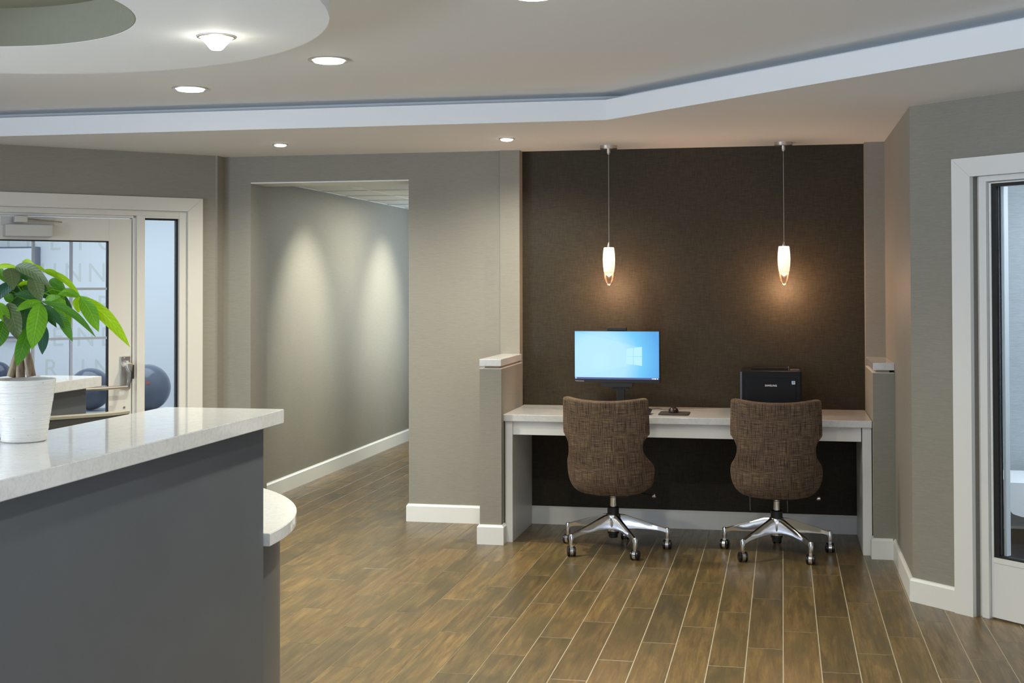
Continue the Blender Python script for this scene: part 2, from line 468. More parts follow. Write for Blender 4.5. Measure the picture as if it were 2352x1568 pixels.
# jog and left chamfer wall
JX = -3.745
wall('wall_jog', JX - .10, JX, 8.36, YG, 0, ZC)
CL = (-3.745, 8.375)                       # corner of left chamfer
ML = frame_mtx(CL, (-1, -1))               # local x = u (to the left and nearer), local y = (1,-1)*R2 -> into the lobby
def lbox(u0, u1, w0, w1, z0, z1, bev=0):   # w = depth behind the wall face
    return MB().box(u0, u1, -w1, -w0, z0, z1, bev).xf(ML)
UD0, UD1 = .22, 1.63                       # rough opening (inside the casing)
struct(lbox(0, UD0, 0, .12, 0, ZC).build('wall_left_near_jog', 'paper'))
struct(lbox(UD0, UD1, 0, .12, 2.056, ZC).build('wall_left_header', 'paper'))
struct(lbox(UD1, 3.88, 0, .12, 0, ZC).build('wall_left', 'paper'))
# right short wall, right chamfer
XR = .622
wall('wall_right', XR, XR + .12, 6.80, 8.62, 0, ZC, label='short taupe wall running from alcove to the right doorway')
CR = (XR, 6.80)
MR = frame_mtx(CR, (1, -1))                # local x = v (to the right and nearer), local y = (1,1) -> behind the wall
def rbox(v0, v1, w0, w1, z0, z1, bev=0):
    return MB().box(v0, v1, w0, w1, z0, z1, bev).xf(MR)
VD0, VD1 = .370, 1.42
struct(rbox(0, VD0, 0, .12, 0, ZC).build('wall_right_angled', 'paper'))
struct(rbox(VD0, VD1, 0, .12, 2.066, ZC).build('wall_right_header', 'paper'))
struct(rbox(VD1, 3.05, 0, .12, 0, ZC).build('wall_right_beyond', 'paper'))
baseboard('baseboard_right', [(XR - .0, 7.80), (XR, 6.80), (XR + .262 * R2, 6.80 - .262 * R2)], -1)
# lobby walls behind and beside the camera
def glazed(nm, x0, x1, y0, y1, gaps):
    wall('wall_%s_sill' % nm, x0, x1, y0, y1, 0, .18); wall('wall_%s_head' % nm, x0, x1, y0, y1, 2.32, ZC)
    e = [y0] + [v for g_ in gaps for v in g_] + [y1]
    for i in range(0, len(e), 2): wall('wall_%s_pier_%d' % (nm, i // 2 + 1), x0, x1, e[i], e[i + 1], .18, 2.32)
glazed('side_left', -6.62, -6.5, -3.6, 5.72, [(-2.95, -.45), (.05, 2.55)])
glazed('side_right', 2.78, 2.9, -3.6, 4.72, [(-1.1, 1.5)])
wall('wall_back_sill', -6.5, 2.9, -3.6, -3.48, 0, .35)
wall('wall_back_head', -6.5, 2.9, -3.6, -3.48, 2.35, ZC)
for i, (a, c) in enumerate(((-6.5, -5.4), (-3.4, -2.4), (-.4, .4), (2.4, 2.9))):
    wall('wall_back_pier_%d' % (i + 1), a, c, -3.6, -3.48, .35, 2.35)

baseboard('baseboard_left', [(XO0, YG + .28), (XO0, YG), (JX, YG), (JX, 8.375), (JX - .118 * R2, 8.375 - .118 * R2)], 1)
baseboard('baseboard_left_beyond', [(CL[0] - 1.732 * R2, CL[1] - 1.732 * R2), (CL[0] - 3.86 * R2, CL[1] - 3.86 * R2)], 1)
baseboard('baseboard_right_beyond', [(CR[0] + 1.524 * R2, CR[1] - 1.524 * R2), (CR[0] + 3.03 * R2, CR[1] - 3.03 * R2)], -1)
# pony walls either side of the desk
def pony(name, x0, x1, side):
    root = struct(MB().box(x0, x1, 7.80, YD - .10, 0, 1.056).build(name, 'paper'), 'low taupe partition wall at the end of the desk')
    MB().box(x0 + (.026 if side > 0 else .018), x1 - (.018 if side > 0 else .026), 7.826, YD - .11, 1.056, 1.071).build('spacer', 'oak', root)
    MB().box(x0 - .002, x1 + (.002 if side > 0 else -.001), 7.798, YD - .10, 1.0545, 1.0575).build('edge_strip', 'white', root)
    MB().box(x0 - .0, x1 + .0, 7.792, YD - .10, 1.071, 1.113, .003).build('ledge', 'quartz', root)
    return root
pl = pony('wall_partition_left', -1.797, -1.663, 1)
pr = pony('wall_partition_right', .503, .6215, -1)
baseboard('baseboard_partition_left', [(-1.797, 8.44), (-1.797, 7.80), (-1.663, 7.80), (-1.663, 7.875)], -1, .118)
baseboard('baseboard_partition_right', [(.503, 7.875), (.503, 7.80), (.607, 7.80)], -1, .118)

# ================================================================== CEILING
P_OUT = [(.66, 8.6), (.66, 6.86), (2.85, 4.67), (2.85, -3.6), (-6.55, -3.6), (-6.55, 5.66), (-3.80, 8.41), (-3.80, 8.6)]
TRAY = [(-.914, 7.0), (1.62, 4.466), (1.62, -3.0), (-5.9, -3.0), (-5.9, 5.72), (-4.66, 6.985)]
def plate_with_hole(outer, hole, z, th):
    bm = bmesh.new()
    es = []
    for loop in (outer, hole):
        vs = [bm.verts.new((x, y, z)) for x, y in loop]
        for i in range(len(vs)): es.append(bm.edges.new((vs[i], vs[(i + 1) % len(vs)])))
    bmesh.ops.triangle_fill(bm, use_beauty=True, use_dissolve=False, edges=es)
    r = bmesh.ops.extrude_face_region(bm, geom=list(bm.faces))
    bmesh.ops.translate(bm, vec=(0, 0, th), verts=[v for v in r['geom'] if isinstance(v, bmesh.types.BMVert)])
    bmesh.ops.recalc_face_normals(bm, faces=bm.faces)
    b = MB(); b.bm.free(); b.bm = bm; return b
ceil = plate_with_hole(P_OUT, TRAY, ZC, .03).build('ceiling', 'ceil'); struct(ceil, 'white dropped ceiling border around a raised tray')
# upstand lip of the tray
b = MB(); n_ = len(TRAY)
for i in range(n_):
    a, c = Vector(TRAY[i]), Vector(TRAY[(i + 1) % n_])
    L_ = (c - a).length
    b2 = frame_mtx(a, c - a)
    b.box(0, L_, -.003, .012, ZC - .0005, 2.548, mtx=b2)
struct(b.build('trim_tray_lip', 'ceil'))
UP = []
for i in range(n_):
    p0, p1, p2 = Vector(TRAY[i - 1]), Vector(TRAY[i]), Vector(TRAY[(i + 1) % n_])
    d1_, d2_ = (p1 - p0).normalized(), (p2 - p1).normalized()
    n1, n2 = Vector((-d1_.y, d1_.x)), Vector((-d2_.y, d2_.x))
    nb = (n1 + n2).normalized() / max(.3, math.cos(n1.angle(n2) / 2))
    UP.append(tuple(p1 + nb * .15))
struct(MB().prism(UP, ZT, ZT + .05).build('ceiling_tray', 'ceil'), 'raised flat ceiling inside the tray')
b = MB()
for i in range(n_):
    a, c = Vector(UP[i]), Vector(UP[(i + 1) % n_]); b.box(0, (c - a).length, 0, .02, ZC + .03, ZT + .05, mtx=frame_mtx(a, c - a))
    a, c = Vector(TRAY[i]), Vector(TRAY[(i + 1) % n_]); b.box(0, (c - a).length, .011, .16, 2.536, 2.546, mtx=frame_mtx(a, c - a))  # cove gap and hidden ledge shaped to shade the strip above the lip
struct(b.build('trim_tray_shade_cove', 'ceil'))
# hanging ring over the reception pod
RC = (-2.688, 3.70); RO, RI, RZ = 1.304, .678, 2.44
def ring(c, ro, ri, z0, z1, seg=96):
    b = MB(); v = {}
    for r, z in ((ro, z0), (ro, z1), (ri, z1), (ri, z0)):
        v[(r, z)] = [b.bm.verts.new((c[0] + r * math.cos(2 * PI * i / seg), c[1] + r * math.sin(2 * PI * i / seg), z)) for i in range(seg)]
    order = [(ro, z0), (ro, z1), (ri, z1), (ri, z0)]
    for i in range(4):
        A, B = v[order[i]], v[order[(i + 1) % 4]]
        for k in range(seg): b.bm.faces.new((A[k], A[(k + 1) % seg], B[(k + 1) % seg], B[k]))
    bmesh.ops.recalc_face_normals(b.bm, faces=b.bm.faces); return b
o = ring(RC, RO, RI, RZ, ZT).build('ceiling_ring', 'ceil', smooth=True); struct(o, 'round dropped ceiling ring with open centre at top left')
M['taupe'] = plain('taupe_ring_tone', (.22, .215, .155), .7)  # one olive-taupe tone for the ring's disc and inner wall
struct(MB().lathe([(0, 0), (RI + .02, 0), (RI + .02, .004), (0, .004)], 64, (RC[0], RC[1], ZT - .006)).build('ceiling_ring_inset', 'taupe'), 'taupe disc inside the ceiling ring')
struct(ring(RC, RI, RI - .004, RZ + .001, ZT - .006).build('ceiling_ring_liner', 'taupe', smooth=True))
# hall ceiling: tiles in a grid
hc = struct(MB().box(XH, XO1, YG + .29, 13.4, 2.345, 2.40).build('ceiling_hall', 'ceil'), 'suspended tile ceiling of the hallway')
b = MB()
ys = [YG + .29 + .30 + .61 * i for i in range(8)]
xs = [XH + .02, XH + .43, XH + 1.04]
tl = None
tb = [YG + .30] + ys
for i in range(len(tb) - 1):
    for x0, x1 in ((XH + .02, XH + .42), (XH + .444, XH + 1.03), (XH + 1.054, XO1 - .01)):
        MB().box(x0, x1, tb[i] + .012, tb[i + 1] - .012, 2.333, 2.345).build('ceiling_tile', 'ceil', hc)
for y in tb: b.box(XH, XO1, y - .012, y + .012, 2.327, 2.345)
for x in (XH + .432, XH + 1.042): b.box(x - .012, x + .012, YG + .29, 13.4, 2.327, 2.345)
b.box(XH, XH + .02, YG + .29, 13.4, 2.327, 2.345)
b.build('ceiling_grid', 'white', hc)

# ================================================================== DOWNLIGHTS
WARM = (1.0, .95, .79)
def downlight(loc, r, power, label, lens=12, col=(1, .96, .86)):
    t = empty('recessed_downlight', loc)
    tag(t, label, 'ceiling light', 'recessed ceiling downlights')
    MB().lathe([(r * .80, -.001), (r * .86, -.006), (r, -.005), (r, 0), (r * .78, 0)], 32, cap=False).build('trim_ring', M['nickel'], t, True)
    MB().lathe([(0, -.016), (r * .45, -.0155), (r * .70, -.012), (r * .79, -.004), (r * .79, 0)], 32, cap=False).build('lens', emit('downlight_lens', col, lens), t, True)
    s_ = spot('downlight_beam', (0, 0, -.03), power, WARM, 156, 1.0, r * .7); s_.parent = t
    return t
downlight((-2.016, 5.707, ZT), .094, 115, 'recessed downlight nearest the ceiling ring edge, right of the cone lamp')
downlight((-3.014, 6.387, ZT), .094, 190, 'recessed downlight in raised ceiling directly below the cone lamp')
downlight((-.855, 4.57, ZT), .094, 190, 'recessed downlight cut off by the top edge of the view')
downlight((-3.057, 7.757, ZC), .048, 84, 'small downlight in the soffit above the hallway opening')
downlight((-1.617, 7.756, ZC), .048, 84, 'small downlight in the soffit above left end of the desk')
for p in ((-.2, 2.4), (-2.6, .6), (-.2, -.6)):
    downlight((p[0], p[1], ZT), .094, 90, 'recessed downlight in the raised ceiling %s the viewpoint' % {2.4: 'ahead of', .6: 'left of', -.6: 'behind'}[p[1]])
# cone lamps on the ring
def cone_lamp(loc, label):
    t = empty('cone_ceiling_lamp', loc); tag(t, label, 'ceiling light', 'cone lamps on the ceiling ring')
    MB().lathe([(.058, -.001), (.062, -.006), (.068, -.004), (.068, 0), (.055, 0)], 32, cap=False).build('trim_ring', M['nickel'], t, True)
    MB().lathe([(0, -.048), (.018, -.047), (.024, -.043), (.034, -.030), (.057, -.005), (.058, 0)], 32, cap=False).build('glass_cone', emit('frosted_cone', (1, .97, .88), 8), t, True)
    s_ = spot('cone_beam', (0, 0, -.07), 17, WARM, 150, .6, .05); s_.parent = t
    l = bpy.data.lights.new('cone_glow', 'POINT'); l.energy = .55; l.color = WARM; l.shadow_soft_size = .02
    g = bpy.data.objects.new('cone_glow', l); COL.objects.link(g); g.location = (0, 0, -.075); g.parent = t
    return t
cone_lamp((-1.954, 4.351, RZ), 'glowing frosted cone lamp on the underside of the ceiling ring')
cone_lamp((-3.30, 4.46, RZ), 'cone lamp on the ceiling ring just beyond the left edge of view')
# hall wall washers
for p in ((-2.70, 9.92), (-2.70, 12.0)):
    t = empty('hall_wall_washer', (p[0], p[1], 2.33)); tag(t, 'hallway wall washer %s the opening' % ('nearest' if p[1] < 10 else 'deeper beyond'), 'ceiling light', 'hallway wall washers')
    MB().lathe([(.04, -.002), (.05, -.006), (.06, -.004), (.06, 0), (.038, 0)], 24, cap=False).build('trim_ring', M['white'], t, True)
    MB().lathe([(0, -.004), (.039, -.003), (.039, 0)], 24, cap=False).build('lens', emit('washer_lens', (1, .96, .86), 8), t, True)
    s_ = spot('washer_beam', (p[0], p[1], 2.31), 150, (1, .97, .80), 66, 1.0, .05, target=(XH + .0, p[1], 1.28))
area('hall_end_daylight', (-2.75, 13.3, 1.5), .5, 1.6, 22, (.7, .85, 1), (math.radians(-90), 0, 0))

def panel_light(loc, sx, sy, power, col, label):
    t = empty('ceiling_panel_light', loc); tag(t, label, 'ceiling light')
    MB().box(-sx / 2 - .02, sx / 2 + .02, -sy / 2 - .02, sy / 2 + .02, -.006, 0).build('frame', 'white', t)
    MB().box(-sx / 2, sx / 2, -sy / 2, sy / 2, -.009, -.005).build('diffuser', emit('panel_diffuser', col, .8), t)
    a_ = area('panel_glow', (0, 0, -.015), sx, sy, power, col, (0, 0, 0)); a_.parent = t
    return t
panel_light((-2.80, 11.0, 2.327), .45, .55, 26, (1, .95, .75), 'unseen flat light panel added to brighten the hallway')  # panel added out of view to lift the hallway's ambient light
# ================================================================== LEFT DOOR
def lcase(name, segs, m_='doorpaint', w=-.022):
    b = MB()
    for u0, u1, z0, z1 in segs: b.box(u0, u1, -.0, -w, z0, z1, .003)
    return b.xf(ML).build(name, m_)
# casing with mitred look: two jambs and a head
b = MB(); Y0, Y1 = .0, .024
def quad_prism(b, pts, y0, y1):
    lo = [b.bm.verts.new((u, y0, z)) for u, z in pts]; hi = [b.bm.verts.new((u, y1, z)) for u, z in pts]; n = len(pts)
    b.bm.faces.new(lo); b.bm.faces.new(hi[::-1])
    for i in range(n): b.bm.faces.new((lo[i], hi[i], hi[(i + 1) % n], lo[(i + 1) % n]))
    bmesh.ops.recalc_face_normals(b.bm, faces=b.bm.faces)
t1 = struct(empty('trim_1'), 'white door casing around the gym door and its narrow sidelight')
for nm, pts in (('casing_side', [(.118, 0), (.22, 0), (.22, 2.056), (.118, 2.144)]), ('casing_head', [(.1185, 2.1445), (.2205, 2.0565), (1.6295, 2.0565), (1.7315, 2.1445)]), ('casing_side', [(1.63, 0), (1.732, 0), (1.732, 2.144), (1.63, 2.056)])):
    b = MB(); quad_prism(b, pts, Y0, Y1); b.xf(ML).build(nm, 'doorpaint', t1)
d1 = struct(empty('door_1'), 'white framed glass gym door with muntins, closer and push bar')
# fixed frame members
for nm, a in (('frame_jamb', (.22, .271, .0, .09, 0, 2.056)), ('frame_mullion', (.503, .556, .0, .09, 0, 2.02)), ('frame_mullion', (.556, .578, .02, .09, 0, 2.005)),
              ('frame_head', (.271, 1.63, .0, .09, 2.02, 2.056)), ('frame_head', (.271, .503, .0, .09, 2.006, 2.02)), ('frame_jamb', (1.60, 1.63, .0, .09, 0, 2.02)), ('frame_stop', (.578, 1.60, .015, .09, 2.004, 2.02)), ('frame_sill', (.271, .503, .0, .09, 0, .30))):
    lbox(*a, bev=.002).build(nm, 'doorpaint', d1)
for a in ((.271, .281, .03, .07, .30, 2.006), (.271, .503, .03, .07, 1.996, 2.006)):
    lbox(*a).build('gasket', 'rubber', d1)
lbox(.281, .503, .050, .056, .30, 1.996).build('sidelight_pane', 'glass', d1)
# door leaf
leaf = empty('door_leaf'); leaf.parent = d1
for a in ((.582, .731, .03, .075, .01, 1.998), (1.437, 1.592, .03, .075, .01, 1.998), (.731, 1.437, .03, .075, 1.852, 1.998), (.731, 1.437, .03, .075, .01, .27)):
    lbox(*a, bev=.002).build('stile' if a[1] - a[0] < .2 else 'rail', 'doorpaint', leaf)
M['muntin'] = plain('muntin_grey', (.36, .40, .47), .5)
us = [.731, .966, 1.201, 1.437]; zs = [.27, .588, .906, 1.224, 1.542, 1.852]
for u in us[1:3]: lbox(u - .0075, u + .0075, .040, .066, .27, 1.852).build('muntin', M['muntin'], leaf)
for z in zs[1:5]: lbox(.731, 1.437, .041, .065, z - .0075, z + .0075).build('muntin', M['muntin'], leaf)
for i in range(3):
    for k in range(5):
        lbox(us[i] + .006, us[i + 1] - .006, .050, .056, zs[k] + .006, zs[k + 1] - .006).build('pane', 'glass', leaf)
for a in ((.731, .739, .036, .07, .27, 1.852), (.731, 1.437, .036, .07, 1.844, 1.852)): lbox(*a).build('gasket', 'rubber', leaf)
# closer
lbox(1.104, 1.39, -.045, .03, 1.868, 1.946, .006).build('closer_body', 'closer', leaf)
lbox(1.08, 1.40, .022, .03, 1.94, 1.995).build('closer_plate', 'closer', leaf)
MB().tube([(1.31, .05, 1.972), (1.20, .05, 1.968), (1.05, .045, 1.962)], .008, 8, .5).xf(ML).build('closer_arm', 'nickel', leaf)
MB().tube([(1.05, .045, 1.964), (1.30, .03, 1.985)], .007, 8, .5).xf(ML).build('closer_arm', 'nickel', leaf)
MB().box(1.26, 1.34, .02, .06, 1.955, 1.998, .006).xf(ML).build('closer_knuckle', 'closer', leaf)
# exit device: back plate, arm, bar, strike
lbox(.590, .658, .018, .03, .89, 1.105, .006).build('exit_device_plate', 'nickel', leaf)
lbox(.572, .592, .0, .03, .955, 1.045, .003).build('strike', 'rubber', leaf)
MB().tube([(.618, .0, 1.05), (.618, .035, 1.04), (.620, .05, 1.00), (.622, .055, .95), (.632, .055, .91)], [.026, .024, .016, .012, .011], 12).xf(ML).build('exit_device_arm', 'chrome', leaf)
MB().tube([(.628, .055, .908), (.80, .055, .904), (1.54, .055, .904)], .0115, 10).xf(ML).build('push_bar', 'nickel', leaf)
MB().tube([(1.54, .055, .904), (1.545, .04, .93), (1.545, -.02, .98)], .015, 10).xf(ML).build('exit_device_arm', 'chrome', leaf)
for z in (1.09, .905): MB().lathe([(0, .004), (.004, .003), (.005, 0)], 10).xf(Matrix.Translation((.632, -.018, z)) @ Matrix.Rotation(-PI / 2, 4, 'X')).xf(ML).build('screw', 'nickel', leaf)
MB().lathe([(.008, 0), (.008, .004), (.005, .007), (0, .007)], 12).xf(Matrix.Translation((.629, -.03, .769)) @ Matrix.Rotation(-PI / 2, 4, 'X')).xf(ML).build('screw', 'nickel', leaf)

# ---- gym behind the left door
GP = [(-3.85, 8.46), (-3.85, 11.0), (-8.0, 11.0), (-8.0, 4.31)]
struct(MB().prism(GP, -.05, .004).build('floor_gym', 'darkvinyl'))
struct(MB().prism(GP, 2.5, 2.55).build('ceiling_gym', 'ceil'))
wall('wall_gym_back', -8.0, -3.85, 11.0, 11.1, 0, 2.5, 'gypsum', label='white gym wall carrying pale grey words')
wall('wall_gym_right', -3.86, -3.825, 8.5, 11.0, 0, 2.5, 'gypsum')
wall('wall_gym_left', -8.1, -8.0, 4.3, 11.0, 0, 2.5, 'gypsum')
panel_light((-5.4, 9.6, 2.5), 2.2, 1.6, 26, (.84, .93, 1), 'large light panel in gym ceiling near the word wall')
panel_light((-6.7, 8.0, 2.5), 1.6, 1.6, 50, (.90, .95, 1), 'square light panel in gym ceiling left of the door')
M['letters'] = plain('grey_vinyl_letters', (.68, .72, .71), .6)
def words(body, px_first, px_pitch, y_top, y_bot, name):
    """spaced capitals; px_* measured on the photograph, letters lie flat on the gym wall"""
    root = empty(name, (0, 0, 0))
    YW = 10.9992
    for i, ch in enumerate(body):
        p0 = aty(px_first + i * px_pitch, y_bot, YW); p1 = aty(px_first + i * px_pitch, y_top, YW)
        h = p1.z - p0.z
        mm = Matrix.Translation((p0.x, YW, p0.z)) @ Matrix.Rotation(PI / 2, 4, 'X')
        text(ch, h / .69, mm, 'letters', root, 'letter', .0004)
    return root
tag(words('STRETCH', -53, 55, 531, 574.5, 'wall_word'), 'top row of pale grey capitals on gym wall', 'lettering', 'words on the gym wall')
tag(words('RUNN', 38, 54, 604, 647, 'wall_word'), 'pale grey row of capitals reading RUNN on gym wall', 'lettering', 'words on the gym wall')
tag(words('STR', 112, 55, 678, 721, 'wall_word'), 'third row of pale grey capitals on gym wall', 'lettering', 'words on the gym wall')
tag(words('BEND', 62, 56, 751, 794, 'wall_word'), 'pale grey word BEND on gym wall', 'lettering', 'words on the gym wall')
tag(words('RUN', 100, 57, 824, 866, 'wall_word'), 'lowest pale grey word RUN on gym wall', 'lettering', 'words on the gym wall')
# wall screen
p = aty(80, 566, 10.9); q = aty(-140, 775, 10.9)
t = empty('wall_screen', ((p.x + q.x) / 2, 10.95, (p.z + q.z) / 2)); tag(t, 'pale glaring flat screen on gym wall behind the plant', 'screen')
hw, hh = (p.x - q.x) / 2, (p.z - q.z) / 2
MB().box(-hw, hw, -.025, .045, -hh, hh, .004).build('housing', plain('blue_grey_bezel', (.16, .18, .24), .4), t)
MB().box(-hw + .014, hw - .014, -.028, -.025, -hh + .014, hh - .014).build('display', plain('screen_glare', (.86, .88, .95), .25), t)  # glare on the screen is put into this pale colour
# balls on a low rack
def ball(px, py, rpx, y, label, col):
    c = aty(px, py, y); r = rpx * (c - EYE).dot(_f) / F_PX
    t = empty('exercise_ball', (c.x, c.y, c.z - r)); tag(t, label, 'ball', 'grey balls in the gym')
    bb = MB(); bmesh.ops.create_uvsphere(bb.bm, u_segments=32, v_segments=20, radius=r); bb.xf(Matrix.Translation((0, 0, r)))
    o = bb.build('ball_skin', plain('ball_vinyl', col, .16), t, True, 80)
    return t, c, r
b1, c1_, r1_ = ball(337, 890, 54, 9.9, 'shiny blue-grey exercise ball seen through the narrow sidelight', (.15, .17, .22))
dv = (aty(361, 876, 9.9) - c1_); dv.y = -math.sqrt(max(1e-6, r1_ ** 2 - dv.x ** 2 - dv.z ** 2)); mk = Vector((0, 0, r1_)) + dv.normalized() * (r1_ + .0005)
MB().lathe([(0, 0), (.018, 0), (.018, .001), (0, .001)], 16).xf(Matrix.Translation(mk) @ dv.to_track_quat('Z', 'Y').to_matrix().to_4x4() @ Matrix.Diagonal((1, .6, 1, 1))).build('logo_mark', plain('red_print', (.45, .10, .07), .5), b1)
bt, bc, br = ball(207, 893, 48, 9.9, 'darker grey exercise ball behind the push bar of gym door', (.10, .115, .16))
ball(-6, 862, 32, 9.9, 'dark ball at the far left edge of the gym glass', (.05, .055, .10))
MB().lathe([(0, 0), (.03, 0), (.03, .002), (0, .002)], 16).build('tmp', 'black')
bpy.data.objects.remove(bpy.data.objects['tmp'])
rk = empty('ball_rack', (-4.7, 9.9, 0)); tag(rk, 'low grey rack holding the exercise balls in the gym', 'rack')
zr = bc.z - br
MB().box(-.95, .62, -.22, .22, zr - .06, zr - .002, .01).build('shelf', plain('rack_shelf', (.33, .37, .43), .4), rk)
for x in (-.9, .57):
    for y in (-.19, .19): MB().box(x - .02, x + .02, y - .02, y + .02, 0, zr - .06).build('leg', 'closer', rk)

# ================================================================== RIGHT DOOR
t2 = struct(empty('trim_2'), 'white casing around the right glass door')
for nm, pts in (('casing_side', [(.266, 0), (.370, 0), (.370, 2.066), (.266, 2.155)]), ('casing_head', [(.2665, 2.1555), (.3705, 2.0665), (1.4195, 2.0665), (1.5235, 2.1555)]), ('casing_side', [(1.42, 0), (1.524, 0), (1.524, 2.155), (1.42, 2.066)])):
    b = MB(); quad_prism(b, pts, -.024, 0); b.xf(MR).build(nm, 'white', t2)
d2 = struct(empty('door_2'), 'right glass door with white frame and black gasket')
for nm, a in (('frame_jamb', (.370, .392, .03, .10, 0, 2.066)), ('frame_jamb', (.392, .432, .012, .10, 0, 2.045)), ('frame_head', (.392, 1.42, .012, .10, 2.040, 2.066)), ('frame_jamb', (1.37, 1.42, .012, .10, 0, 2.045))):
    rbox(*a, bev=.002).build(nm, 'white', d2)
leaf = empty('door_leaf'); leaf.parent = d2
for nm, a in (('stile', (.434, .446, .03, .075, .008, 2.035)), ('bottom_rail', (.446, 1.368, .03, .075, .008, .262)), ('glazing_bead', (.446, 1.30, .027, .078, .262, .287)), ('stile', (1.30, 1.368, .03, .075, .262, 2.035)), ('top_rail', (.446, 1.30, .03, .075, 2.030, 2.036))):
    rbox(*a, bev=.0015).build(nm, 'white', leaf)
for a in ((.446, .472, .034, .07, .287, 2.03), (.472, 1.30, .034, .07, .287, .294), (.472, 1.30, .034, .07, 2.016, 2.03)): rbox(*a).build('gasket', 'rubber', leaf)
rbox(.472, 1.30, .05, .056, .294, 2.016).build('pane', 'glass', leaf)
rbox(.474, .488, .07, .10, .294, 2.016).build('pale_edge_strip', 'gypsum', leaf)  # pale upright strip behind the glass edge
# room behind it
RP = [(XR + .12, 6.94), (2.9, 4.78), (4.2, 4.78), (4.2, 8.4), (XR + .12, 8.4)]
struct(MB().prism(RP, -.05, .004).build('floor_side_room', 'darkvinyl'))
struct(MB().prism(RP, 2.5, 2.55).build('ceiling_side_room', 'ceil'))
wall('wall_side_room_far', XR + .11, 4.3, 8.4, 8.5, 0, 2.5, 'roompaper', label='pale blue-grey wall seen through right glass door')
wall('wall_side_room_right', 4.2, 4.3, 4.7, 8.4, 0, 2.5, 'roompaper')
wall('wall_side_room_near', 2.9, 4.3, 4.66, 4.78, 0, 2.5, 'roompaper')
wall('baseboard_side_room', XR + .12, 4.2, 8.385, 8.40, 0, .095, plain('dark_cove_base', (.06, .06, .075), .5))
wall('trim_side_room', XR + .12, 4.2, 8.383, 8.40, .095, .108, 'white')
panel_light((2.2, 7.0, 2.5), 1.4, 1.2, 78, (.84, .92, 1), 'light panel in the ceiling behind the right glass door')
p = aty(2293, 1165, 8.1); q = aty(2293, 1090, 8.1)
t = empty('lounge_seat', (p.x + .35, 8.06, 0)); tag(t, 'white rounded lounge seat behind right glass door', 'seat')
prof = [(-.35, q.z), (.35, q.z), (.35, p.z + .06), (.33, p.z + .02), (.29, p.z), (-.27, p.z), (-.32, p.z + .015), (-.345, p.z + .05)]
b = MB(); quad_prism(b, prof, -.27, .25); b.build('seat_shell', plain('white_vinyl', (.80, .83, .86), .4), t)
for x in (-.08, .26):
    for y in (.05, .20): MB().lathe([(.007, .004), (.010, p.z)], 10, (x, y, 0)).build('leg', 'nickel', t)

# ================================================================== BUILT-IN DESK
t = empty('built_in_desk', (-.585, 8.2, 0)); tag(t, 'white built-in desk with quartz top spanning the dark alcove', 'desk')
def dbox(x0, x1, y0, y1, z0, z1, nm, m_, bev=.002): return MB().box(x0 + .585, x1 + .585, y0 - 8.2, y1 - 8.2, z0, z1, bev).build(nm, m_, t)
dbox(-1.670, .500, 7.86, 8.538, .735, .775, 'worktop', 'quartz', .003)
dbox(-1.658, -1.612, 7.884, 8.52, 0, .735, 'leg_panel', 'white')
dbox(.447, .4985, 7.884, 8.52, 0, .735, 'leg_panel', 'white')
dbox(-1.612, .442, 7.900, 7.925, .650, .735, 'apron', 'white')
dbox(-1.612, .442, 7.94, 8.50, .70, .733, 'underside_panel', 'white')

